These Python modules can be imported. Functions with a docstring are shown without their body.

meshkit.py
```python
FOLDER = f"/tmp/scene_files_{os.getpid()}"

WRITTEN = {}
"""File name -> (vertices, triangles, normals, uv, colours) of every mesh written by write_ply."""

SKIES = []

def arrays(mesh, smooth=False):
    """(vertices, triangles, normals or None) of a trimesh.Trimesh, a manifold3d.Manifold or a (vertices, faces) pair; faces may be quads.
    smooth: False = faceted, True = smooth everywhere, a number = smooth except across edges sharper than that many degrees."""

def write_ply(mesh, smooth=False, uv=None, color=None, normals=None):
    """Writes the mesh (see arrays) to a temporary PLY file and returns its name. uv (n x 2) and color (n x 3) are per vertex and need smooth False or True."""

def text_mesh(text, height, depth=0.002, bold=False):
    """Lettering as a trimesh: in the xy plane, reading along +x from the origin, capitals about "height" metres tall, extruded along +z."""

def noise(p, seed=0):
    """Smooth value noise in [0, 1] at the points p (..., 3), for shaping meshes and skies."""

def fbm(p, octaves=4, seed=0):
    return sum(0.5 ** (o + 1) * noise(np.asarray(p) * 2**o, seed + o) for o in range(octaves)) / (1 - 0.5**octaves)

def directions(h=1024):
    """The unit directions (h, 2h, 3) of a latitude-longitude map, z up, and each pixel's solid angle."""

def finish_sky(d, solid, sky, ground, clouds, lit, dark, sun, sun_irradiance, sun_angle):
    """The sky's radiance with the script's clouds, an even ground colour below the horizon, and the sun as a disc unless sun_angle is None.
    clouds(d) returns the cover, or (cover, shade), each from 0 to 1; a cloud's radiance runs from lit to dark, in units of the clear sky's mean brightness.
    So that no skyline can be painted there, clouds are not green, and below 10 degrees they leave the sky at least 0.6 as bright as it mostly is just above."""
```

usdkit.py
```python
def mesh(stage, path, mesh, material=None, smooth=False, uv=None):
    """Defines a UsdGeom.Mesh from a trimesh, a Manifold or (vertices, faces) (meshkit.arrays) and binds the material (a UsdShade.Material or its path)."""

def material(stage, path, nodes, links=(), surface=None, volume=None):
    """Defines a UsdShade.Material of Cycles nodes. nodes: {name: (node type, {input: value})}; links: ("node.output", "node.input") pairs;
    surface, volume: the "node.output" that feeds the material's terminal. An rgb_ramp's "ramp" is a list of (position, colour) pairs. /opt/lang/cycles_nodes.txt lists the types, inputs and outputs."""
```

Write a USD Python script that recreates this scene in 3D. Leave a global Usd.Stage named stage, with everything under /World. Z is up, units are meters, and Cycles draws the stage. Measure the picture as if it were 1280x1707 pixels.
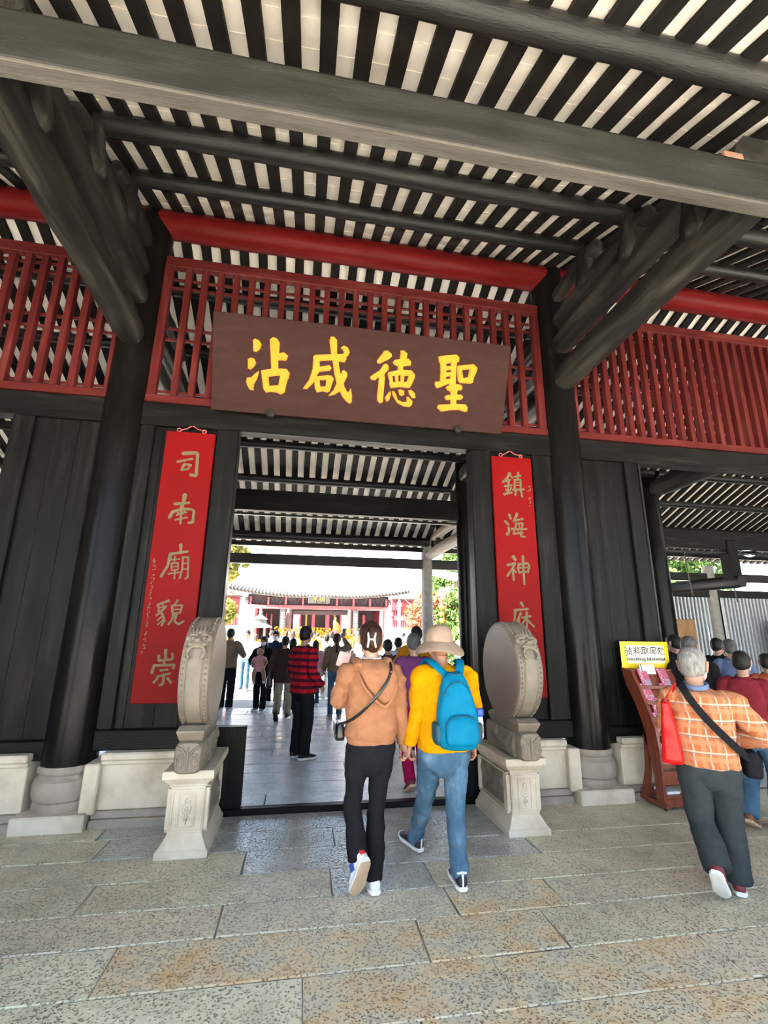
import math
import numpy as np
import trimesh
import manifold3d as m3
import usdkit
import meshkit
from pxr import Usd, UsdGeom, UsdLux, UsdShade, Gf, Sdf
from scipy.spatial import ConvexHull
from scipy.interpolate import PchipInterpolator
import scipy.sparse as sp

stage = Usd.Stage.CreateInMemory()
UsdGeom.SetStageUpAxis(stage, UsdGeom.Tokens.z)
UsdGeom.SetStageMetersPerUnit(stage, 1.0)
UsdGeom.Xform.Define(stage, '/World')
UsdGeom.Scope.Define(stage, '/World/Looks')
pi, rad = math.pi, math.radians
rng = np.random.default_rng(7)

# ------------------------------------------------------------------ camera, sky, sun, exposure
EXPOSURE = 4.15
PITCH, YAW, ROLL, FOCAL = rad(14.429), rad(9.827), rad(0.6246), 782.69 / 1280 * 36.0
cam = UsdGeom.Camera.Define(stage, '/World/camera')
cam.CreateHorizontalApertureAttr(36.0)
cam.CreateVerticalApertureAttr(36.0 * 1707 / 1280)
cam.CreateFocalLengthAttr(FOCAL)
cam.CreateClippingRangeAttr(Gf.Vec2f(0.05, 400))
cam.CreateExposureAttr(EXPOSURE)
fw = np.array([math.sin(YAW) * math.cos(PITCH), math.cos(YAW) * math.cos(PITCH), math.sin(PITCH)])
rt = np.array([math.cos(YAW), -math.sin(YAW), 0])
up = np.cross(rt, fw)
rt, up = math.cos(ROLL) * rt + math.sin(ROLL) * up, math.cos(ROLL) * up - math.sin(ROLL) * rt
cam.AddTransformOp().Set(Gf.Matrix4d(*rt, 0, *up, 0, *(-fw), 0, 0, 0, 1.6, 1))

SUN_EL, SUN_AZ = rad(52), rad(248)        # azimuth clockwise from +y; from behind and to the left
sun_dir = np.array([math.sin(SUN_AZ) * math.cos(SUN_EL), math.cos(SUN_AZ) * math.cos(SUN_EL), math.sin(SUN_EL)])
usdkit.material(stage, '/World/Looks/sky', {
    's': ('sky_texture', {'sky_type': 'hosek_wilkie', 'sun_direction': tuple(sun_dir), 'turbidity': 4.5, 'ground_albedo': 0.35}),
    'h': ('hsv', {'saturation': 0.8}),
    'b': ('background_shader', {'strength': 1.0})}, [('s.color', 'h.color'), ('h.color', 'b.color')], surface='b.background')
dome = UsdLux.DomeLight.Define(stage, '/World/sky_light')
dome.CreateIntensityAttr(1.0)
UsdShade.MaterialBindingAPI.Apply(dome.GetPrim()).Bind(UsdShade.Material.Get(stage, '/World/Looks/sky'))
sun = UsdLux.DistantLight.Define(stage, '/World/sun')
sun.CreateIntensityAttr(1.8)
sun.CreateNormalizeAttr(True)
sun.CreateAngleAttr(0.6)
sun.CreateColorAttr(Gf.Vec3f(1.0, 0.95, 0.87))
zz = sun_dir; xx = np.cross([0, 0, 1.0], zz); xx /= np.linalg.norm(xx); yy = np.cross(zz, xx)
UsdGeom.Xformable(sun).AddTransformOp().Set(Gf.Matrix4d(*xx, 0, *yy, 0, *zz, 0, 0, 0, 0, 1))

# ------------------------------------------------------------------ helpers: prims
_used = {}
def numbered(parent, name):
    k = _used.get((parent, name), 0)
    _used[(parent, name)] = k + 1
    return f'{parent}/{name}' if k == 0 else f'{parent}/{name}_{k:03d}'

def tag(path, label=None, cat=None, group=None, kind=None):
    p = stage.GetPrimAtPath(path)
    for k, v in (('label', label), ('category', cat), ('group', group), ('kind', kind)):
        if v:
            p.SetCustomDataByKey(k, v)
    return path

def thing(name, label, cat, loc=(0, 0, 0), rz=0.0, group=None, kind=None):
    path = numbered('/World', name)
    x = UsdGeom.Xform.Define(stage, path)
    x.AddTranslateOp().Set(Gf.Vec3d(*map(float, loc)))
    if rz:
        x.AddRotateZOp().Set(float(rz))
    return tag(path, label, cat, group, kind)

def part(parent, name, mesh, mat, smooth=False, label=None, kind=None):
    path = numbered(parent, name)
    usdkit.mesh(stage, path, mesh, '/World/Looks/' + mat, smooth=smooth)
    return tag(path, label, kind=kind)

def single(name, mesh, mat, label, cat, group=None, kind=None, smooth=False):
    path = numbered('/World', name)
    usdkit.mesh(stage, path, mesh, '/World/Looks/' + mat, smooth=smooth)
    return tag(path, label, cat, group, kind)

def copy_of(src, name, label, cat, loc, rz=0.0, group=None, scale=None):
    path = numbered('/World', name)
    x = UsdGeom.Xform.Define(stage, path)
    x.GetPrim().GetReferences().AddInternalReference(src)
    x.ClearXformOpOrder()
    x.AddTranslateOp(opSuffix='put').Set(Gf.Vec3d(*map(float, loc)))
    x.AddRotateZOp(opSuffix='put').Set(float(rz))
    if scale:
        x.AddScaleOp(opSuffix='put').Set(Gf.Vec3f(scale, scale, scale))
    x.GetPrim().SetInstanceable(True)
    return tag(path, label, cat, group)

# ------------------------------------------------------------------ helpers: shapes
_cb = None
def box(x0, x1, y0, y1, z0, z1, c=0.004):
    """A box with chamfered edges (44 triangles)."""
    global _cb
    lo, hi = np.array([x0, y0, z0], float), np.array([x1, y1, z1], float)
    c = min(c, *(0.45 * (hi - lo)))
    if c <= 0:
        return trimesh.creation.box(bounds=[lo, hi])
    s = np.array([[i, j, k] for i in (0, 1) for j in (0, 1) for k in (0, 1)], float)
    v = []
    for a in range(3):
        p = lo + s * (hi - lo)
        for b in range(3):
            if b != a:
                p[:, b] += np.where(s[:, b] > 0, -c, c)
        v.append(p)
    v = np.vstack(v)
    if _cb is None:
        u = []
        for a in range(3):
            p = s * 1.0
            for b in range(3):
                if b != a:
                    p[:, b] += np.where(s[:, b] > 0, -.2, .2)
            u.append(p)
        u = np.vstack(u)
        f = ConvexHull(u).simplices
        n = np.cross(u[f[:, 1]] - u[f[:, 0]], u[f[:, 2]] - u[f[:, 0]])
        flip = (n * (u[f].mean(1) - .5)).sum(1) < 0
        f[flip] = f[flip][:, ::-1]
        _cb = f
    return trimesh.Trimesh(v, _cb.copy(), process=False)

def cat(*ms):
    return trimesh.util.concatenate([m for m in ms if m is not None])

def grid_faces(k, n, close=True):
    f = []
    i = np.arange(k - 1)[:, None] * n
    j = np.arange(n if close else n - 1)[None]
    a, b = i + j, i + (j + 1) % n
    return np.vstack([np.stack([a, b, b + n], -1).reshape(-1, 3), np.stack([a, b + n, a + n], -1).reshape(-1, 3)])

def rings_mesh(rings):
    """Closed mesh through rings (k, n, 3), capped by fans."""
    rings = np.asarray(rings, float)
    k, n, _ = rings.shape
    v = np.vstack([rings.reshape(-1, 3), rings[0].mean(0), rings[-1].mean(0)])
    f = grid_faces(k, n)
    j = np.arange(n)
    f = np.vstack([f, np.stack([np.full(n, k * n), (j + 1) % n, j], -1), np.stack([np.full(n, k * n + 1), (k - 1) * n + j, (k - 1) * n + (j + 1) % n], -1)])
    m = trimesh.Trimesh(v, f, process=False)
    if m.volume < 0:
        m.invert()
    return m

def tube(pts, radii, n=14, ref=(0, 0, 1.0), dome=0):
    """A swept closed tube; a radius may be (side, ref) half-axes."""
    pts = np.asarray(pts, float)
    t = np.gradient(pts, axis=0)
    t /= np.linalg.norm(t, axis=1, keepdims=True)
    ref = np.asarray(ref, float)
    a = np.arange(n) * 2 * pi / n
    if np.ndim(radii) == 0:
        radii = [radii] * len(pts)
    rr = [(r, r) if np.ndim(r) == 0 else r for r in radii]
    rings = []
    for k, (p, d) in enumerate(zip(pts, t)):
        u = np.cross(d, ref)
        if np.linalg.norm(u) < 1e-3:
            u = np.cross(d, [0.3, 1, 0.1])
        u /= np.linalg.norm(u)
        w = np.cross(u, d)
        ring = p + np.cos(a)[:, None] * u * rr[k][0] + np.sin(a)[:, None] * w * rr[k][1]
        rings.append((ring, p, d, rr[k]))
    out = [r[0] for r in rings]
    if dome:
        def caps(r, s):
            ring, p, d, q = r
            return [p + (ring - p) * math.cos(e) + d * s * min(q) * math.sin(e) * dome for e in (rad(25), rad(50), rad(72))]
        out = caps(rings[0], -1)[::-1] + out + caps(rings[-1], 1)
    return rings_mesh(out)

def limb(pts, radii, n=14, per=4):
    """Smooth tube through joints."""
    pts = np.asarray(pts, float)
    t = np.r_[0, np.cumsum(np.linalg.norm(np.diff(pts, axis=0), axis=1))]
    q = np.linspace(0, t[-1], per * (len(pts) - 1) + 1)
    P = PchipInterpolator(t, pts)(q)
    rr = PchipInterpolator(t, np.array([(r, r) if np.ndim(r) == 0 else r for r in radii], float))(q)
    return tube(P, [tuple(r) for r in rr], n, ref=(0, 1, 0.05))

def lathe(profile, n=32, center=(0, 0, 0)):
    a = np.arange(n) * 2 * pi / n
    rings = [np.stack([r * np.cos(a), r * np.sin(a), np.full(n, z)], -1) + center for r, z in profile]
    return rings_mesh(rings)

def prism(poly, depth, holes=()):
    """Polygon (n, 2) extruded along +z by depth."""
    from shapely.geometry import Polygon
    pg = Polygon(poly, holes).buffer(0)
    return cat(*[trimesh.creation.extrude_polygon(g, depth, engine='earcut') for g in getattr(pg, 'geoms', [pg])])

def move(m, M=None, t=None):
    m = m.copy()
    if M is not None:
        m.vertices = m.vertices @ np.asarray(M, float).T
        if np.linalg.det(np.asarray(M, float)) < 0:
            m.invert()
    if t is not None:
        m.vertices = m.vertices + np.asarray(t, float)
    return m

def rotx(a): c, s = math.cos(a), math.sin(a); return np.array([[1, 0, 0], [0, c, -s], [0, s, c]])
def roty(a): c, s = math.cos(a), math.sin(a); return np.array([[c, 0, s], [0, 1, 0], [-s, 0, c]])
def rotz(a): c, s = math.cos(a), math.sin(a); return np.array([[c, -s, 0], [s, c, 0], [0, 0, 1]])

def ball(c, r, sub=2):
    m = trimesh.creation.icosphere(subdivisions=sub, radius=1.0)
    return trimesh.Trimesh(m.vertices * np.asarray(r, float) + np.asarray(c, float), m.faces, process=False)

def mani(m):
    if isinstance(m, m3.Manifold):
        return m
    return m3.Manifold(m3.Mesh(vert_properties=np.asarray(m.vertices, np.float32), tri_verts=np.asarray(m.faces, np.uint32)))

def unmani(m):
    q = m.to_mesh()
    return trimesh.Trimesh(np.array(q.vert_properties[:, :3], float), np.array(q.tri_verts, int), process=False)

def smooth_mesh(m, it=8, lam=0.5, mu=-0.52):
    v = np.array(m.vertices)
    f = np.asarray(m.faces)
    n = len(v)
    i = np.concatenate([f[:, 0], f[:, 1], f[:, 2]]); j = np.concatenate([f[:, 1], f[:, 2], f[:, 0]])
    A = sp.coo_matrix((np.ones(2 * len(i)), (np.r_[i, j], np.r_[j, i])), (n, n)).tocsr()
    A.data[:] = 1
    D = sp.diags(1 / np.maximum(A.sum(1).A1, 1)) if hasattr(A.sum(1), 'A1') else sp.diags(1 / np.maximum(np.asarray(A.sum(1)).ravel(), 1))
    L = D @ A
    for k in range(it):
        v = v + lam * (L @ v - v)
        v = v + mu * (L @ v - v)
    return trimesh.Trimesh(v, f, process=False)

def fuse(parts, edge=0.03, it=8, fold=None, cut=None):
    """Union of closed meshes, refined, smoothed and (fold = amplitude, (sx, sy, sz), seed) given cloth folds."""
    ms = [mani(p) for p in parts]
    u = m3.Manifold.batch_boolean(ms, m3.OpType.Add) if len(ms) > 1 else ms[0]
    if edge:
        u = u.refine_to_length(edge)
    m = unmani(u)
    if it:
        m = smooth_mesh(m, it)
    if fold:
        amp, sc, seed = fold
        q = m.vertices * np.asarray(sc, float)
        d = meshkit.fbm(q, 3, seed) - 0.5
        d2 = np.abs(meshkit.noise(q * 0.7 + 9.1, seed + 5) - 0.5) * -1.6 + 0.3
        m.vertices = m.vertices + m.vertex_normals * ((d + 0.6 * d2) * amp)[:, None]
    if cut:
        w = mani(m)
        for nrm, off in cut:
            w = w.trim_by_plane(nrm, off)
        m = unmani(w)
    return m

def hull(pts_r, sub=1):
    """Hull of spheres [(centre, radius), ...] as a Manifold."""
    s = trimesh.creation.icosphere(subdivisions=sub, radius=1.0).vertices
    return m3.Manifold.hull_points(np.vstack([s * r + np.asarray(c, float) for c, r in pts_r]).astype(np.float32))

# ------------------------------------------------------------------ helpers: materials
def mat(name, stops, rough=0.5, scale=6.0, stretch=(1, 1, 1), detail=4, bump=0.0, bscale=40.0, bstretch=None, bdist=0.01, spec=0.5, metal=0.0, rvar=0.0, coat=0.0, obj=False, emit=None, extra=None, sheen=0.0, dist=0.0):
    """Procedural surface: noise through a ramp for colour, noise for relief and gloss. stops: one colour or a ramp."""
    if not isinstance(stops[0], tuple):
        c = np.array(stops, float)
        stops = [(0.3, tuple(c * 0.86)), (0.7, tuple(np.minimum(c * 1.12, 1)))]
    src = 'tc.object' if obj else 'geo.position'
    n = {'tc': ('texture_coordinate', {}), 'geo': ('geometry', {}),
         'mp': ('mapping', {'scale': tuple(stretch)}), 'n1': ('noise_texture', {'scale': scale, 'detail': detail, 'roughness': 0.6, 'distortion': dist}),
         'r1': ('rgb_ramp', {'ramp': stops}), 'p': ('principled_bsdf', {'roughness': rough, 'specular_ior_level': spec, 'metallic': metal, 'coat_weight': coat, 'coat_roughness': 0.12, 'sheen_weight': sheen})}
    l = [(src, 'mp.vector'), ('mp.vector', 'n1.vector'), ('n1.fac', 'r1.fac'), ('r1.color', 'p.base_color')]
    if bump:
        n['mb'] = ('mapping', {'scale': tuple(bstretch or stretch)})
        n['n2'] = ('noise_texture', {'scale': bscale, 'detail': 3, 'roughness': 0.6})
        n['bp'] = ('bump', {'strength': bump, 'distance': bdist})
        l += [(src, 'mb.vector'), ('mb.vector', 'n2.vector'), ('n2.fac', 'bp.height'), ('bp.normal', 'p.normal')]
    if rvar:
        n['n3'] = ('noise_texture', {'scale': scale * 0.7, 'detail': 3})
        n['mr'] = ('map_range', {'from_min': 0.3, 'from_max': 0.7, 'to_min': rough - rvar, 'to_max': rough + rvar})
        l += [('mp.vector', 'n3.vector'), ('n3.fac', 'mr.value'), ('mr.result', 'p.roughness')]
    if emit:
        n['p'][1].update({'emission_color': emit[0], 'emission_strength': emit[1]})
    if extra:
        n, l = extra(n, l)
    usdkit.material(stage, '/World/Looks/' + name, n, l, surface='p.BSDF')
    return name

# aged black lacquered timber with the grain along one axis, dusty greyer timber, red paint
for ax, st in (('x', (0.12, 1, 1)), ('y', (1, 0.12, 1)), ('z', (1, 1, 0.1))):
    mat('black_wood_' + ax, [(0.25, (.0035, .0033, .003)), (0.55, (.007, .0066, .006)), (0.8, (.022, .020, .017))], 0.42, 14, st, 5, 0.35, 30, tuple(4 * q for q in st), 0.006, rvar=0.1, spec=.10)
    mat('grey_wood_' + ax, [(0.25, (.010, .0097, .0085)), (0.5, (.0195, .019, .0168)), (0.8, (.045, .0435, .0385))], 0.6, 9, st, 6, 0.5, 22, tuple(4 * q for q in st), 0.008, rvar=0.1, spec=.12)
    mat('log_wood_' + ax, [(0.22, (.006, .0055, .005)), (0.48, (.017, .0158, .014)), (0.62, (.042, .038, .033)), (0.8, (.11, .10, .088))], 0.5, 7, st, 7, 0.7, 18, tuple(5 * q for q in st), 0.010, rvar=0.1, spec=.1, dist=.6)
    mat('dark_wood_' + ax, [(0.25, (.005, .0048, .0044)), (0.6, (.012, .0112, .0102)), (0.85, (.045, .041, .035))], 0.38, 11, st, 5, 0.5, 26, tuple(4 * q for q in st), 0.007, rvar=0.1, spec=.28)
    mat('red_paint_' + ax, [(0.25, (.055, .0075, .0068)), (0.55, (.088, .012, .011)), (0.82, (.15, .045, .036))], 0.5, 12, st, 5, 0.3, 40, tuple(3 * q for q in st), 0.004, rvar=0.1, spec=.12)
mat('column_lacquer', [(0.2, (.0028, .0026, .0024)), (0.6, (.006, .0055, .005)), (0.85, (.02, .017, .014))], 0.27, 9, (1, 1, .22), 4, 0.25, 16, (1, 1, .25), 0.012, rvar=0.09, coat=0.02, spec=.12)
mat('rafter_wood', [(0.3, (.0045, .0035, .003)), (0.7, (.012, .0095, .008))], 0.7, 9, (1, .15, 1), 4, 0.3, 30, spec=.2)
mat('tile_white', [(0.15, (.50, .38, .25)), (0.3, (.70, .63, .53)), (0.5, (.79, .735, .645)), (0.8, (.85, .805, .72))], 0.8, 3.2, (1, .6, 1), 6, 0.3, 24, None, 0.006)
mat('light_block', [(0.3, (.2, .19, .17)), (0.7, (.32, .3, .27))], 0.8, 5)
mat('red_purlin', [(0.25, (.075, .004, .004)), (0.55, (.115, .0065, .0065)), (0.86, (.16, .028, .024))], 0.42, 10, (.15, 1, 1), 5, 0.25, 20, (.5, 3, 3), 0.006, rvar=.1, spec=.08)
mat('sign_brown', [(0.3, (.027, .0108, .0086)), (0.7, (.037, .0150, .012))], 0.6, 4, (1, 3, 3), 5, 0.12, 60, None, 0.003, spec=.08)
mat('sign_gold', [(0.3, (.50, .19, .008)), (0.7, (.58, .235, .012))], 0.5, 12, bump=0.1, spec=.15)
mat('couplet_red', [(0.3, (.14, .0014, .0016)), (0.7, (.165, .0017, .002))], 0.55, 2, bump=0.08, bscale=8, spec=.1)
mat('couplet_gold', [(0.3, (.11, .085, .042)), (0.7, (.15, .115, .058))], 0.5, 20, spec=.15)
mat('pink_wire', (.5, .08, .07), 0.5)
def spots(n, l):
    """Chiselled granite: irregular brown pits, sunk a little, denser in some places."""
    n['vo'] = ('voronoi_texture', {'scale': 62.0, 'randomness': 1.0})
    n['mv'] = ('rgb_ramp', {'ramp': [(0.0, (.85, .85, .85)), (0.2, (.75, .75, .75)), (0.42, (0, 0, 0))]})
    n['nm'] = ('noise_texture', {'scale': 9.0, 'detail': 4})
    n['rm'] = ('rgb_ramp', {'ramp': [(0.34, (.42, .42, .42)), (0.6, (1, 1, 1))]})
    n['pm'] = ('mix', {'mix_type': 'multiply', 'fac': 1.0})
    n['mxs'] = ('mix', {'color2': (.22, .13, .07)})
    n['n4'] = ('noise_texture', {'scale': 26.0, 'detail': 3})
    n['ad'] = ('mix_vector', {'fac': 0.05})
    l = [x for x in l if x not in (('r1.color', 'p.base_color'), ('bp.normal', 'p.normal'))]
    l += [('geo.position', 'ad.a'), ('n4.color', 'ad.b'), ('ad.result', 'vo.vector'), ('vo.distance', 'mv.fac'), ('geo.position', 'nm.vector'), ('nm.fac', 'rm.fac'), ('mv.color', 'pm.color1'), ('rm.color', 'pm.color2'),
          ('pm.color', 'mxs.fac'), ('r1.color', 'mxs.color1'), ('mxs.color', 'p.base_color')]
    n['b2'] = ('bump', {'strength': 0.9, 'distance': 0.014, 'invert': True})
    l += [('pm.color', 'b2.height'), ('bp.normal', 'b2.normal'), ('b2.normal', 'p.normal')]
    return n, l
GR = dict(scale=3.4, detail=6, bump=0.5, bscale=22, bdist=0.012, rvar=0.1, extra=spots)
mat('granite_grey', [(0.25, (0.420, 0.388, 0.270)), (0.5, (0.583, 0.539, 0.379)), (0.75, (0.700, 0.646, 0.460))], 0.42, **GR)
mat('granite_warm', [(0.25, (0.435, 0.385, 0.276)), (0.45, (0.594, 0.541, 0.396)), (0.6, (0.657, 0.582, 0.423)), (0.74, (0.657, 0.489, 0.276))], 0.48, **GR)
mat('granite_orange', [(0.25, (0.466, 0.426, 0.313)), (0.42, (0.615, 0.562, 0.414)), (0.52, (0.678, 0.562, 0.359)), (0.64, (0.678, 0.458, 0.230)), (0.8, (0.594, 0.333, 0.138))], 0.48, **GR)
mat('granite_pale', [(0.25, (0.536, 0.505, 0.351)), (0.5, (0.723, 0.685, 0.487)), (0.75, (0.740, 0.720, 0.559))], 0.52, **GR)
mat('granite_worn', [(0.25, (0.330, 0.329, 0.284)), (0.5, (0.462, 0.459, 0.397)), (0.75, (0.572, 0.567, 0.490))], 0.17, spec=.8, **GR)
mat('granite_skylit', [(0.25, (.44, .46, .47)), (0.5, (.58, .60, .61)), (0.75, (.66, .68, .69))], 0.3, spec=.8, **GR)  # paler, bluer granite: sky and courtyard reflection put into the colour
mat('raw_wood', [(0.3, (.16, .075, .045)), (0.7, (.24, .12, .075))], 0.7, 12)
mat('weathered_wood', [(0.25, (.075, .055, .042)), (0.55, (.14, .108, .085)), (0.8, (.22, .18, .15))], 0.6, 8, (1, .15, 1), 5, 0.4, 26)
mat('mortar', [(0.3, (.10, .095, .08)), (0.5, (.2, .19, .165)), (0.7, (.42, .41, .36))], 0.85, 3, bump=0.4, bscale=60)
mat('plinth_stone', [(0.25, (.42, .345, .25)), (0.5, (.585, .51, .39)), (0.8, (.66, .60, .48))], 0.75, 4, detail=6, bump=0.5, bscale=30, bdist=0.01)
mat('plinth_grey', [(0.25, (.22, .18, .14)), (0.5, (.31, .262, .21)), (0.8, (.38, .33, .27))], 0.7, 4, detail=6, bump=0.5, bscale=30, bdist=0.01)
mat('drum_stone', [(0.25, (.13, .105, .075)), (0.5, (.19, .156, .114)), (0.8, (.235, .198, .15))], 0.62, 5, detail=6, bump=0.35, bscale=45, bdist=0.006)
mat('lit_underside_wood', [(0.25, (.038, .0345, .028)), (0.5, (.068, .0625, .053)), (0.8, (.115, .106, .09))], 0.6, 9, (.12, 1, 1), 6, 0.5, 22, (.5, 4, 4), 0.006, spec=.12)  # beam grey lightened to stand for light bounced off the floor
mat('drum_face', [(0.25, (.125, .086, .058)), (0.5, (.16, .114, .08)), (0.8, (.19, .14, .102))], 0.5, 3, detail=5, bump=0.15, bscale=30, bdist=0.006)
mat('eave_column_stone', [(0.3, (.22, .20, .18)), (0.7, (.33, .31, .28))], 0.6, 8, bump=0.4, bscale=40)
mat('plaza', [(0.3, (.27, .255, .23)), (0.7, (.36, .345, .31))], 0.85, 1.5, bump=0.2, bscale=20)
mat('grey_brick', [(0.3, (.10, .10, .095)), (0.7, (.16, .158, .15))], 0.85, 6)
mat('rack_wood', [(0.3, (.14, .03, .015)), (0.7, (.23, .055, .027))], 0.35, 8, (4, 4, .4), bump=0.15, bscale=30, rvar=.08)
mat('yellow_card', (.86, .60, .008), 0.4, 3)
mat('card_pale', (.82, .80, .55), 0.45, 3)
mat('ink', (.02, .014, .02), 0.5)
mat('white_paper', (.78, .80, .84), 0.5)
mat('leaflet_pink', [(0.35, (.42, .07, .13)), (0.55, (.52, .12, .19)), (0.75, (.60, .26, .32))], 0.35, 30)
mat('leaflet_grey', [(0.4, (.2, .13, .2)), (0.6, (.5, .4, .5))], 0.35, 60)
# ------------------------------------------------------------------ geometry constants of the gate hall
D = 4.92                      # front face of the door wall
XL, XR = -1.93, 3.08          # centre lines of the two middle columns
ROOF_Z, ROOF_S = 6.45, 0.415  # underside of the tiles at the wall line, slope
PITCH_X, PHASE = 0.234, 0.045
def roof_z(y): return ROOF_Z - ROOF_S * abs(y - 4.95)

# ------------------------------------------------------------------ floor: long granite slabs, each one a piece
FL = thing('floor', None, None, kind='structure')
part(FL, 'bedding', box(-9, 16, -2.2, 11.25, -0.3, -0.007, 0), 'mortar')
def slab(x0, x1, y0, y1, mt, dz=0.0):
    g = 0.004
    j = rng.uniform(-0.006, 0.006, 4)
    c = 0.005
    a = np.array([[x0 + g + j[0], y0 + g + j[1]], [x1 - g + j[2], y0 + g - j[1]], [x1 - g - j[0], y1 - g + j[3]], [x0 + g - j[2], y1 - g - j[3]]])
    ctr = a.mean(0)
    inn = a + np.sign(ctr - a) * c
    t = rng.uniform(-0.002, 0.002, 4) + dz
    v = np.vstack([np.c_[a, np.full(4, -0.1)], np.c_[a, t - c], np.c_[inn, t]])
    f = [(8, 9, 10), (8, 10, 11)]
    for r in (0, 4):
        for i in range(4):
            k = (i + 1) % 4
            f += [(r + i, r + k, r + 4 + k), (r + i, r + 4 + k, r + 4 + i)]
    part(FL, 'paving_slab', trimesh.Trimesh(v, f, process=False), mt)
rows = [1.36, 1.71, 2.06, 2.412, 2.762, 3.13, 3.455, 3.81, 4.17, 4.53, 4.895]
known = {2.06: [-2.6, -0.55, 0.60, 2.45, 4.4], 2.412: [-2.4, 0.105, 1.058, 2.26, 3.4, 5.2], 2.762: [-2.6, -0.845, 0.75, 1.514, 3.05, 4.9],
         3.13: [-3.2, -0.36, 1.02, 1.72, 3.6, 5.3], 3.455: [-3.6, -1.2, 0.30, 0.98, 2.9, 4.6], 3.81: [-2.2, -0.3, 1.9, 3.4, 5.0]}
tone = {(2.06, 0): 'granite_pale', (2.06, 1): 'granite_pale', (2.06, 2): 'granite_orange', (2.06, 3): 'granite_pale', (2.412, 0): 'granite_pale', (2.412, 1): 'granite_orange', (2.412, 2): 'granite_orange', (2.412, 3): 'granite_warm', (2.762, 0): 'granite_pale', (2.762, 1): 'granite_orange', (2.762, 2): 'granite_orange', (2.762, 3): 'granite_grey', (3.13, 0): 'granite_warm', (3.13, 1): 'granite_warm', (3.13, 2): 'granite_orange', (3.13, 3): 'granite_warm', (3.455, 1): 'granite_grey'}
for a, b in zip(rows[:-1], rows[1:]):
    xs = known.get(a)
    if xs is None:
        xs = list(np.cumsum(rng.uniform(1.4, 2.3, 6)) - 5.2)
    xs = [-5.5] + xs + [7.4]
    for i, (p, q) in enumerate(zip(xs[:-1], xs[1:])):
        mid = (p + q) / 2
        mt = tone.get((a, i - 1 if a not in known else i - 1))
        if a in tone or mt is None:
            mt = tone.get((a, i - 1)) or (('granite_worn' if -0.9 < mid < 1.5 else 'granite_grey') if a > 3.3 else ['granite_grey', 'granite_warm', 'granite_pale'][int(rng.integers(3))])
        slab(p, q, a, b, mt)
y = 4.97
while y < 11.1:
    h = min(rng.uniform(0.36, 0.5), 11.2 - y)
    xs = [-5.0] + list(np.cumsum(rng.uniform(1.2, 2.2, 9)) - 4.3)
    for p, q in zip(xs[:-1], xs[1:]):
        slab(p, q, y, y + h, 'granite_skylit')
    y += h
part(FL, 'court_ground', box(-40, 50, 11.25, 80, -0.4, -0.03, 0), 'plaza')
part(FL, 'front_ground', box(-40, 50, -70, -2.2, -0.5, -0.06, 0), 'plaza')
part(FL, 'side_ground', cat(box(-40, -9, -2.2, 11.25, -0.4, -0.03, 0), box(16, 50, -2.2, 11.25, -0.4, -0.03, 0)), 'plaza')

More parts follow.
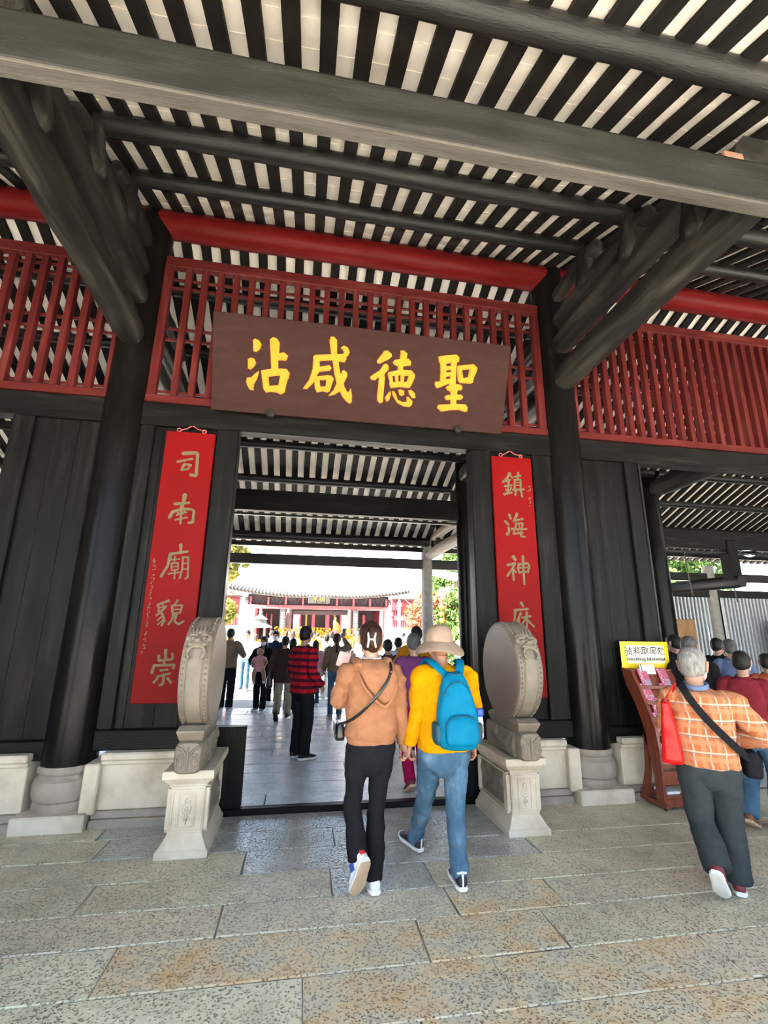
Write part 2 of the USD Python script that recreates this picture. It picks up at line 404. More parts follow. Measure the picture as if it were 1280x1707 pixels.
# ------------------------------------------------------------------ ceiling: rafters and the white undersides of the tiles between them
CE = thing('ceiling', None, None, kind='structure')
def along_roof(x0, x1, ya, yb, zlo, zhi):
    """A strip that follows the roof between ya and yb, from zlo to zhi above the tile underside."""
    v = [(x, yy, roof_z(yy) + z) for yy in (ya, yb) for x in (x0, x1) for z in (zlo, zhi)]
    return trimesh.convex.convex_hull(np.array(v))
def tile_row(x0, x1, ya, yb):
    """Overlapping flat tiles seen from below: a shallow stepped strip."""
    n = max(2, int(abs(yb - ya) / 0.215))
    ys = np.linspace(ya, yb, n + 1)
    j = rng.uniform(-0.012, 0.012, n + 1); j[0] = j[-1] = 0
    ys = ys + j
    up_sign = 0.007
    pr = []
    for a, b in zip(ys[:-1], ys[1:]):
        pr += [(a, roof_z(a) + rng.uniform(0, .002)), (b, roof_z(b) + up_sign)]
    lo = np.array(pr)
    v = np.vstack([np.c_[np.full(len(lo), x0), lo], np.c_[np.full(len(lo), x1), lo]])
    n2 = len(lo)
    i = np.arange(n2 - 1)
    f = np.vstack([np.stack([i, i + 1, i + n2 + 1], -1), np.stack([i, i + n2 + 1, i + n2], -1)])
    if yb > ya:
        f = f[:, ::-1]
    return trimesh.Trimesh(v, f, process=False)
def rafters(y_out, k0, k1):
    for k in range(k0, k1):
        x = PHASE + k * PITCH_X
        y_in = 4.95
        if y_out < y_in:
            m = along_roof(x - 0.112, x, y_out, y_in, -0.05, -0.0005)
        else:
            m = along_roof(x - 0.112, x, y_in + 0.002, y_out, -0.05, -0.0005)
        part(CE, 'rafter', m, 'rafter_wood')
        part(CE, 'tile_row', tile_row(x - 0.117, x + 0.117, y_out, y_in), 'tile_white')
rafters(-0.1, -24, 34)
rafters(11.56, -28, 62)
for ya, yb in ((-0.15, 4.95), (4.95, 11.6)):
    part(CE, 'light_block_slab', along_roof(-6.6, 14.6, ya, yb, 0.012, 0.14), 'light_block')  # unseen slab added over the tiles to stop light leaking in

# ------------------------------------------------------------------ purlins (round beams along the roof), one per bay
def log(p, q, r, seed, n=16, k=14, wob=0.006, taper=None):
    p, q = np.array(p, float), np.array(q, float)
    t = np.linspace(0, 1, k)[:, None]
    g = np.random.default_rng(seed)
    pts = p + (q - p) * t
    off = np.cumsum(g.normal(0, wob * 0.5, (k, 3)), 0)
    off -= t * off[-1]
    pts = pts + off * [0.0 if abs((q - p)[i]) > 0.5 * np.linalg.norm(q - p) else 1.0 for i in range(3)]
    rr = r * (1 + g.uniform(-0.03, 0.03, k)) * (np.linspace(1, taper, k) if taper else 1)
    return tube(pts, rr, n, ref=(0, 0, 1.0) if abs((q - p)[2]) < 0.5 else (0, 1.0, 0))
bays = [(-6.4, XL, 'left'), (XL, XR, 'middle'), (XR, 7.25, 'right'), (7.25, 14.6, 'far right')]
def purlin(y, z, r, mt, words, names=('left', 'middle', 'right', 'far right'), cut=0.05):
    for a, b, s in bays:
        if s in names:
            single('roof_purlin', log((a + cut, y, z), (b - cut, y, z), r, int(abs(y * 100 + a * 10))), mt, words % {'left': 'left bay', 'middle': 'middle bay', 'right': 'right bay', 'far right': 'farthest right bay'}[s], 'roof beam', smooth=50)
purlin(1.78, 5.045, 0.088, 'dark_wood_x', 'thick black round purlin nearest the camera at the top of the picture, %s', ('middle', 'right'))
purlin(2.57, 5.38, 0.075, 'dark_wood_x', 'black round purlin resting just behind the big square beam, %s', ('middle',))
purlin(3.365, 5.69, 0.092, 'dark_wood_x', 'black round purlin, second before the red purlin, %s', ('left', 'middle', 'right'))
purlin(4.13, 6.015, 0.08, 'dark_wood_x', 'black round purlin, first before the red purlin, %s', ('left', 'middle', 'right'))
purlin(4.95, 6.27, 0.165, 'red_purlin', 'thick red painted round purlin above the lattice, %s', ('left', 'middle', 'right'), cut=0.0)
for y, w in ((5.75, 'first'), (6.6, 'second'), (7.45, 'third'), (8.31, 'fourth'), (9.2, 'fifth')):
    purlin(y, roof_z(y) - 0.05 - 0.076, 0.075, 'dark_wood_x', f'dark round purlin, {w} behind the door wall, %s')
purlin(10.1, roof_z(10.1) - 0.125, 0.07, 'dark_wood_x', 'dark round purlin, sixth behind the door wall, %s')
purlin(11.02, roof_z(11.02) - 0.17, 0.105, 'dark_wood_x', 'dark round purlin at the rear eave, %s')
# the big square beam under the front roof, and the straight beams of the rear
sb = thing('square_beam', 'big grey squared beam crossing the whole picture under the front roof', 'roof beam')
part(sb, 'beam', box(-4.6, 6.3, 2.0, 2.093, 4.358, 4.68, 0.010), 'grey_wood_x')
part(sb, 'lit_underside', box(-4.6, 6.3, 2.002, 2.095, 4.336, 4.3575, 0.004), 'lit_underside_wood')  # added strip: floor light on the beam underside painted as a paler colour
part(sb, 'top_batten', box(-4.6, 6.3, 2.01, 2.05, 4.68, 4.70, .003), 'rafter_wood')
for a, b, s in bays:
    w = {'far right': 'farthest right'}.get(s, s)
    dz = -0.12 if s == 'right' else (-.33 if s == 'far right' else 0)
    single('cross_beam', box(a + 0.1, b - 0.1, 8.53, 8.67, 3.74 + dz, 4.13 + dz, 0.01), 'black_wood_x', f'thick black squared cross beam between the inner posts of the {w} bay', 'roof beam')
    single('cross_beam_strip', box(a + 0.1, b - 0.1, 8.56, 8.64, 3.655 + dz, 3.69 + dz, 0.004), 'dark_wood_x', f'thin batten hung just under the thick cross beam of the {w} bay', 'batten')
    if s == 'far right':
        continue
    single('eave_plate', box(a + 0.1, b - 0.1, 11.33, 11.47, 3.575, 3.685, 0.008), 'dark_wood_x', f'dark flat beam under the rear eave of the {w} bay', 'roof beam')
    single('eave_tie_beam', box(a + 0.1, b - 0.1, 11.34, 11.46, 3.15, 3.385, 0.008), 'dark_wood_x', f'dark tie beam seen against the white sky, {w} bay', 'roof beam')

# ------------------------------------------------------------------ columns
def column(x, y, r, z0, z1, label, mt='column_lacquer', base=True, top=True, base_mt='plinth_grey', n=40):
    t = thing('column', label, 'column', (x, y, 0))
    zs = np.linspace(z0, z1 - (r * 0.6 if top else 0), 12)
    pr = [(r * 0.97, z0)] + [(r * (1 - 0.05 * ((z - z0) / (z1 - z0))), z) for z in zs[0:]]
    if top:
        pr += [(r * 0.93, z1 - r * 0.4), (r * 0.82, z1 - r * 0.18), (r * 0.55, z1 - 0.02), (r * 0.2, z1)]
    part(t, 'shaft', lathe(pr, n), mt, smooth=40)
    if base:
        q = r * 1.03
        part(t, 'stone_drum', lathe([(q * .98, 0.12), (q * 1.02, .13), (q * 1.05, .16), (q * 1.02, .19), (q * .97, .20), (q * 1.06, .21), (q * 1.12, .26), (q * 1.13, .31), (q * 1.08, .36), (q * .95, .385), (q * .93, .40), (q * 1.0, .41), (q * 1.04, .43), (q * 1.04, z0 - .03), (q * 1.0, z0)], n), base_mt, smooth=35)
        part(t, 'square_base', box(-r * 1.28, r * 1.28, -r * 1.28, r * 1.05, -0.05, 0.125, 0.012), 'plinth_stone')
    return t
column(XL, 4.98, .218, .47, 6.42, 'thick black lacquered column left of the doorway, beside the left red couplet')
column(XR, 4.98, .228, .47, 6.42, 'thick black lacquered column right of the doorway, beside the right red couplet')
column(XL, 8.6, .14, .3, 5.0, 'slender black post inside the gate behind the left door panel', n=24, top=False)
column(XR, 8.6, .145, .3, 5.0, 'slender black post just inside the doorway on its right', n=24, top=False)
column(7.25, 8.6, .22, .3, 5.0, 'black post inside the right bay behind the door panel', n=24, top=False)
column(XL, 11.4, .145, .3, 3.72, 'grey stone eave post at the far left of the gate passage', 'eave_column_stone', n=24, top=False)
column(XR, 11.4, .145, .3, 3.72, 'grey stone eave post at the courtyard edge, seen through the doorway', 'eave_column_stone', n=24, top=False)
column(7.25, 11.4, .145, .3, 3.5, 'grey stone eave post behind the right door panel', 'eave_column_stone', n=24, top=False)
column(11.2, 11.4, .15, .3, 3.5, 'brownish stone eave post between the two sets of white bars on the right', 'eave_column_stone', n=24, top=False)
for x, s in ((XL, 'left'), (XR, 'right')):
    column(x + (-.9 if s == 'left' else .9), 2.3, .16, .3, 4.75, f'front eave post just outside the picture on the {s}', 'eave_column_stone', n=24, top=False)

# ------------------------------------------------------------------ stepped roof trusses running from the columns towards the viewer
def girder(x, z, r, y0, y1, seed, n=16, sag=0.02):
    """A worked log along y with rounded flanks, a flatter belly and rounded ends."""
    k = 16
    ys = np.linspace(y0, y1, k)
    g = np.random.default_rng(seed)
    a = np.arange(n) * 2 * pi / n
    rings = []
    for i, yy in enumerate(ys):
        s = 1.0
        e = min(i, k - 1 - i)
        if i == 0: s = 0.72
        if i == 1: s = 0.96
        if i == k - 1: s = .9
        rx, rzz = r * 0.95 * s, r * 1.12 * s
        c, sn = np.cos(a), np.sin(a)
        px = np.sign(c) * np.abs(c) ** 0.8 * rx
        pz = np.sign(sn) * np.abs(sn) ** 0.8 * rzz
        w = g.normal(0, .0025, n)
        rings.append(np.stack([x + px + w, np.full(n, yy), z + pz + w + sag * math.sin(pi * i / (k - 1))], -1))
    return rings_mesh(rings)
def saddle(x, y, z0, z1, r):
    """Gourd-shaped strut that grips the girder below it like a saddle."""
    n = 20
    a = np.arange(n) * 2 * pi / n
    rings = []
    h = z1 - z0
    for t, rx, ry in ((-.32, 1.12, .5), (-.22, 1.2, .8), (-.1, 1.2, 1.02), (0.06, 1.12, 1.1), (.3, 1.0, 1.02), (.6, .88, .9), (.85, .82, .84), (1.0, .78, .8)):
        rings.append(np.stack([x + np.cos(a) * rx * r, y + np.sin(a) * ry * r, np.full(n, z0 + t * h)], -1))
    return rings_mesh(rings)
for x, s in ((XL, 'left'), (XR, 'right')):
    t = thing('roof_truss', f'stepped black girders and gourd struts running from the {s} column towards the viewer', 'roof truss')
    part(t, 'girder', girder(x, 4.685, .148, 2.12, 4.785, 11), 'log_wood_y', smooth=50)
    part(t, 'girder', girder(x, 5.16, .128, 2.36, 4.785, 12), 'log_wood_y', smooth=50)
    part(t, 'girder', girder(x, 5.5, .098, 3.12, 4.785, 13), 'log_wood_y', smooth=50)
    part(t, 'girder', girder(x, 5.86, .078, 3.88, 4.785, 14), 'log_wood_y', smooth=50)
    part(t, 'strut', saddle(x, 2.62, 4.82, 5.2, .165), 'log_wood_z', smooth=50)
    part(t, 'strut', saddle(x, 3.36, 5.27, 5.62, .155), 'log_wood_z', smooth=50)
    part(t, 'strut', saddle(x, 4.12, 5.58, 5.95, .128), 'log_wood_z', smooth=50)
    part(t, 'beam_head', rings_mesh([[(x - a, 2.03, z), (x + a, 2.03, z), (x + a, 2.3, z), (x - a, 2.3, z)] for z, a in ((4.702, .30), (4.76, .34), (4.86, .32), (4.95, .24))]), 'log_wood_y')
    part(t, 'wedge', box(x - .45, x - .30, 2.012, 2.07, 4.70, 4.755, .006), 'raw_wood')
    # the rear half, seen through the doors
    t = thing('rear_truss', f'rear girders between inner post and stone eave post on the {s}', 'roof truss')
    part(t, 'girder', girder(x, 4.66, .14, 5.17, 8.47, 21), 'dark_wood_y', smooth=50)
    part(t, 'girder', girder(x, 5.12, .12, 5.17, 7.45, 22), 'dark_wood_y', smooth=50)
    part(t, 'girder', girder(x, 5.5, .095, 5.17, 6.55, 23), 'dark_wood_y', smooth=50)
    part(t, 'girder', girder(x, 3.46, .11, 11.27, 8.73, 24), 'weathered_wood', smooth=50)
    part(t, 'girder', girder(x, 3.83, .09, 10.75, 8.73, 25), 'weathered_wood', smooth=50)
    part(t, 'strut', saddle(x, 7.45, 5.2, 5.3, .1), 'dark_wood_z', smooth=50)
    part(t, 'strut', box(x - .05, x + .05, 10.3, 10.4, 3.55, 4.12, .01), 'dark_wood_z')
    part(t, 'strut', box(x - .05, x + .05, 9.15, 9.25, 3.9, 4.55, .01), 'dark_wood_z')
t = thing('rear_truss', 'girders that meet the black post inside the right bay', 'roof truss')
part(t, 'girder', girder(7.25, 4.60, .17, 8.39, 5.1, 31), 'grey_wood_y', smooth=50)
part(t, 'girder', girder(7.25, 3.2, .12, 11.27, 8.8, 32), 'dark_wood_y', smooth=50)
part(t, 'strut', box(7.15, 7.35, 7.4, 7.6, 4.74, 5.25, .01), 'dark_wood_z')

# ------------------------------------------------------------------ door wall: lintels, jambs and planks, all black boards
WF = thing('wall_front', None, None, kind='structure')
def lintel(x0, x1, z0=3.69, z1=3.95):
    m = unmani(mani(box(x0, x1, D - .03, D + .13, z0, z1, 0.01)).refine_to_length(.12))
    m.vertices = m.vertices + m.vertex_normals * ((meshkit.noise(m.vertices * [2, 9, 9], 3) - .5) * .008)[:, None]
    part(WF, 'lintel', m, 'black_wood_x')
lintel(-6.4, XL - .17); lintel(XL + .17, XR - .17); lintel(XR + .17, 7.1)
def boards(xs, z0, z1, y0, th=.045, mt='black_wood_z'):
    for a, b in zip(xs[:-1], xs[1:]):
        part(WF, 'plank', box(a + .0007, b - .0007, y0, y0 + th, z0, z1, .0025), mt)
boards([-1.74, -1.52, -1.27, -1.06, -.97], .735, 3.69, D + .02)
part(WF, 'door_jamb', box(-.975, -.742, D - .045, D + .14, .0, 3.69, .012), 'black_wood_z')
boards([2.10, 2.24, 2.46, 2.66, 2.88], .735, 3.69, D + .02)
part(WF, 'door_jamb', box(1.862, 2.105, D - .045, D + .14, .0, 3.69, .012), 'black_wood_z')
part(WF, 'stile', box(-1.74, -1.60, D - .02, D + .06, .735, 3.69, .008), 'black_wood_z')
part(WF, 'stile', box(2.64, 2.88, D - .02, D + .06, .735, 3.69, .008), 'black_wood_z')
part(WF, 'sill_rail', box(-1.74, -.975, D - .035, D + .09, .565, .735, .01), 'black_wood_x')
part(WF, 'sill_rail', box(2.105, 2.88, D - .035, D + .09, .565, .735, .01), 'black_wood_x')
# side bays: plank panels next to the columns, then the open side doors
boards([-2.74, -2.55, -2.33, -2.1], .66, 3.69, D + .02)
part(WF, 'stile', box(-2.93, -2.735, D - .03, D + .1, .0, 3.69, .01), 'black_wood_z')
part(WF, 'sill_rail', box(-2.74, -2.1, D - .035, D + .09, .50, .66, .01), 'black_wood_x')
boards([3.26, 3.48, 3.70, 3.87], .66, 3.69, D + .02)
part(WF, 'stile', box(3.865, 4.035, D - .03, D + .1, .0, 3.69, .01), 'black_wood_z')
part(WF, 'sill_rail', box(3.26, 3.87, D - .035, D + .09, .50, .66, .01), 'black_wood_x')
part(WF, 'batten', box(4.075, 4.10, D - .0, D + .14, .0, 3.69, .004), 'dark_wood_z')
# low threshold and its side posts
part(WF, 'threshold', box(-.74, 1.86, D - .02, D + .07, -.02, .05, .006), 'black_wood_x')
part(WF, 'threshold_post', box(-.74, -.435, D - .01, D + .10, .05, .735, .008), 'black_wood_z')
part(WF, 'threshold_post', box(1.56, 1.86, D - .01, D + .10, .05, .735, .008), 'black_wood_z')

# stone plinth under the boards
def plinth(name, x0, x1, label_side):
    t = thing(name, None, None, kind='structure')
    m = unmani(mani(box(x0, x1, D - .09, D + .2, .115, .47, .008)).refine_to_length(.07))
    m.vertices = m.vertices + m.vertex_normals * ((meshkit.fbm(m.vertices * 9, 3, 2) - .5) * .012)[:, None]
    part(t, 'dado_stone', m, 'plinth_stone')
    part(t, 'cap_stone', cat(box(x0, x1, D - .135, D + .2, .505, .567, .012), box(x0, x1, D - .115, D + .2, .466, .508, .012)), 'plinth_stone')
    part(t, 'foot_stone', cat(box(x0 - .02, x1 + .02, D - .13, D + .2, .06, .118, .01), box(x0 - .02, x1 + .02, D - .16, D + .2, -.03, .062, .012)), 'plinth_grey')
    return t
pl = plinth('baseboard_left', -1.62, -.98, 'left')
part(pl, 'end_stone', box(-1.73, -1.605, D - .16, D + .2, .1, .49, .012), 'plinth_stone')
pr_ = plinth('baseboard_right', 2.11, 2.74, 'right')
part(pr_, 'end_stone', box(2.73, 2.86, D - .16, D + .2, .1, .49, .012), 'plinth_stone')
plinth('baseboard_left_bay', -2.9, -2.19, 'left'); plinth('baseboard_right_bay', 3.36, 4.0, 'right')

# ------------------------------------------------------------------ red lattice transoms above the lintels
def lattice(x0, x1, z0, z1, n, label, stile=(.09, .09), ys=D):
    t = thing('lattice_transom', label, 'lattice')
    part(t, 'top_rail', box(x0, x1, ys - .03, ys + .06, z1 - .13, z1, .006), 'red_paint_x')
    part(t, 'bottom_rail', box(x0, x1, ys - .045, ys + .06, z0, z0 + .085, .006), 'red_paint_x')
    a, b = x0, x1
    if stile[0]:
        part(t, 'stile', box(x0, x0 + stile[0], ys - .03, ys + .055, z0 + .085, z1 - .13, .006), 'red_paint_z'); a = x0 + stile[0]
    if stile[1]:
        part(t, 'stile', box(x1 - stile[1], x1, ys - .03, ys + .055, z0 + .085, z1 - .13, .006), 'red_paint_z'); b = x1 - stile[1]
    for i in range(n):
        xc = a + (i + 1) * (b - a) / (n + 1)
        part(t, 'bar', box(xc - .034, xc + .034, ys - .02, ys + .058, z0 + .08, z1 - .125, .005), 'red_paint_z')
    for z in (5.555, 5.44, 4.905, 4.765, 4.115):
        part(t, 'cross_rail', box(a, b, ys + .05, ys + .075, z - .016, z + .016, .003), 'red_paint_x')
lattice(-1.735, 2.865, 3.95, 5.80, 24, 'red painted wooden lattice above the middle doorway, behind the plaque')
lattice(-6.3, XL - .16, 3.955, 5.735, 24, 'red painted wooden lattice of the left bay', (.09, .07))
lattice(XR + .17, 7.1, 3.955, 5.755, 24, 'red painted wooden lattice of the right bay, seen at a slant', (.07, .09))

# gable walls of the hall, unseen and added for the lighting
for nm, x in (('added_wall_left', -6.6), ('added_wall_right', 15.3)):
    w = thing(nm, None, None, kind='structure')
    pg = [(-0.1, 0), (12, 0), (12, roof_z(12)), (4.95, roof_z(4.95)), (-.1, roof_z(-.1))]
    m = prism(pg, .25)
    part(w, 'masonry', move(m, [[0, 0, 1], [1, 0, 0], [0, 1, 0]], (x, 0, 0)), 'grey_brick')
SIGN = {"zhan":[[[[0.409,0.752],[0.432,0.769],[0.471,0.754],[0.497,0.719],[0.484,0.67],[0.452,0.637],[0.421,0.639]]],[[[0.366,0.556],[0.397,0.571],[0.431,0.563],[0.449,0.522],[0.429,0.481],[0.396,0.449],[0.367,0.46]]],[[[0.484,0.443],[0.467,0.364],[0.436,0.302],[0.433,0.238],[0.394,0.244],[0.367,0.286],[0.353,0.328],[0.366,0.365],[0.404,0.367],[0.446,0.415]]],[[[0.581,0.776],[0.614,0.805],[0.653,0.794],[0.684,0.754],[0.679,0.647],[0.733,0.66],[0.778,0.628],[0.758,0.578],[0.678,0.574],[0.68,0.487],[0.765,0.493],[0.801,0.455],[0.796,0.405],[0.776,0.359],[0.757,0.244],[0.723,0.223],[0.668,0.238],[0.614,0.24],[0.564,0.226],[0.535,0.262],[0.519,0.359],[0.503,0.45],[0.609,0.48],[0.595,0.638]],[[0.583,0.394],[0.703,0.418],[0.691,0.315],[0.594,0.299]]]],"xian":[[[[1.04,0.646],[1.059,0.668],[1.234,0.694],[1.205,0.83],[1.213,0.872],[1.248,0.879],[1.285,0.848],[1.294,0.702],[1.36,0.709],[1.369,0.73],[1.352,0.758],[1.336,0.761],[1.335,0.78],[1.364,0.798],[1.406,0.783],[1.428,0.736],[1.412,0.695],[1.39,0.683],[1.399,0.664],[1.381,0.624],[1.314,0.63],[1.329,0.547],[1.349,0.48],[1.361,0.531],[1.381,0.541],[1.419,0.512],[1.416,0.476],[1.385,0.403],[1.392,0.369],[1.426,0.316],[1.447,0.313],[1.465,0.352],[1.483,0.281],[1.485,0.21],[1.466,0.19],[1.423,0.215],[1.378,0.261],[1.349,0.314],[1.285,0.268],[1.225,0.254],[1.244,0.279],[1.282,0.323],[1.308,0.396],[1.282,0.483],[1.248,0.633],[1.163,0.619],[1.103,0.608],[1.114,0.59],[1.114,0.55],[1.166,0.563],[1.221,0.578],[1.243,0.549],[1.224,0.522],[1.169,0.511],[1.114,0.496],[1.1,0.475],[1.065,0.382],[0.994,0.306],[0.949,0.304],[1.013,0.407],[1.042,0.519],[1.044,0.617]]],[[[1.077,0.443],[1.202,0.47],[1.247,0.47],[1.275,0.437],[1.262,0.391],[1.237,0.304],[1.212,0.288],[1.161,0.297],[1.101,0.278],[1.078,0.324],[1.069,0.402]],[[1.124,0.413],[1.195,0.42],[1.191,0.349],[1.13,0.344]]]],"de":[[[[1.733,0.676],[1.752,0.709],[1.807,0.788],[1.839,0.799],[1.891,0.766],[1.895,0.74],[1.868,0.711],[1.767,0.651],[1.74,0.655]]],[[[1.669,0.495],[1.7,0.525],[1.773,0.579],[1.812,0.647],[1.842,0.658],[1.868,0.631],[1.871,0.6],[1.825,0.542],[1.834,0.506],[1.832,0.383],[1.832,0.243],[1.8,0.224],[1.77,0.248],[1.761,0.29],[1.768,0.42],[1.767,0.51],[1.726,0.467],[1.687,0.47]]],[[[1.987,0.813],[2.02,0.819],[2.067,0.79],[2.061,0.734],[2.083,0.736],[2.117,0.705],[2.113,0.667],[2.034,0.65],[2.028,0.61],[2.127,0.613],[2.173,0.571],[2.168,0.528],[2.14,0.455],[2.121,0.421],[2.008,0.421],[1.909,0.401],[1.889,0.442],[1.892,0.474],[1.862,0.546],[1.873,0.57],[1.973,0.6],[1.973,0.642],[1.927,0.657],[1.911,0.678],[1.929,0.706],[1.989,0.72]],[[1.915,0.532],[1.945,0.538],[1.957,0.47],[1.932,0.465]],[[1.984,0.547],[2.011,0.552],[2.012,0.48],[1.99,0.478]],[[2.054,0.549],[2.104,0.551],[2.082,0.482],[2.048,0.481]]],[[[1.85,0.288],[1.885,0.345],[1.909,0.369],[1.916,0.337],[1.902,0.271],[1.876,0.249]]],[[[1.928,0.37],[1.95,0.367],[1.976,0.332],[1.997,0.28],[2.055,0.261],[2.1,0.267],[2.097,0.321],[2.118,0.323],[2.167,0.279],[2.164,0.24],[2.138,0.214],[2.07,0.216],[2.0,0.242],[1.956,0.298],[1.93,0.338]]],[[[1.994,0.387],[2.015,0.398],[2.061,0.388],[2.068,0.346],[2.044,0.327],[2.015,0.335]]],[[[2.111,0.398],[2.145,0.402],[2.188,0.368],[2.197,0.32],[2.158,0.316],[2.12,0.361]]]],"sheng":[[[[2.423,0.795],[2.507,0.815],[2.626,0.838],[2.664,0.81],[2.665,0.766],[2.641,0.748],[2.647,0.624],[2.65,0.515],[2.705,0.515],[2.734,0.495],[2.728,0.456],[2.677,0.446],[2.678,0.402],[2.734,0.402],[2.754,0.376],[2.733,0.349],[2.675,0.344],[2.677,0.295],[2.786,0.299],[2.818,0.271],[2.817,0.226],[2.788,0.216],[2.716,0.234],[2.6,0.218],[2.508,0.196],[2.458,0.234],[2.467,0.267],[2.611,0.286],[2.609,0.335],[2.554,0.33],[2.533,0.361],[2.555,0.382],[2.606,0.39],[2.597,0.428],[2.565,0.436],[2.538,0.466],[2.556,0.484],[2.578,0.497],[2.571,0.513],[2.449,0.452],[2.42,0.458],[2.405,0.497],[2.414,0.519],[2.463,0.524],[2.461,0.638],[2.449,0.723],[2.432,0.737]],[[2.518,0.728],[2.574,0.741],[2.575,0.709],[2.524,0.7]],[[2.525,0.655],[2.579,0.666],[2.579,0.641],[2.527,0.631]],[[2.529,0.585],[2.577,0.597],[2.58,0.568],[2.53,0.556]]],[[[2.65,0.716],[2.839,0.754],[2.89,0.719],[2.883,0.674],[2.855,0.6],[2.854,0.556],[2.832,0.538],[2.703,0.531],[2.672,0.555],[2.656,0.657]],[[2.708,0.679],[2.798,0.693],[2.79,0.605],[2.733,0.588]]]]}
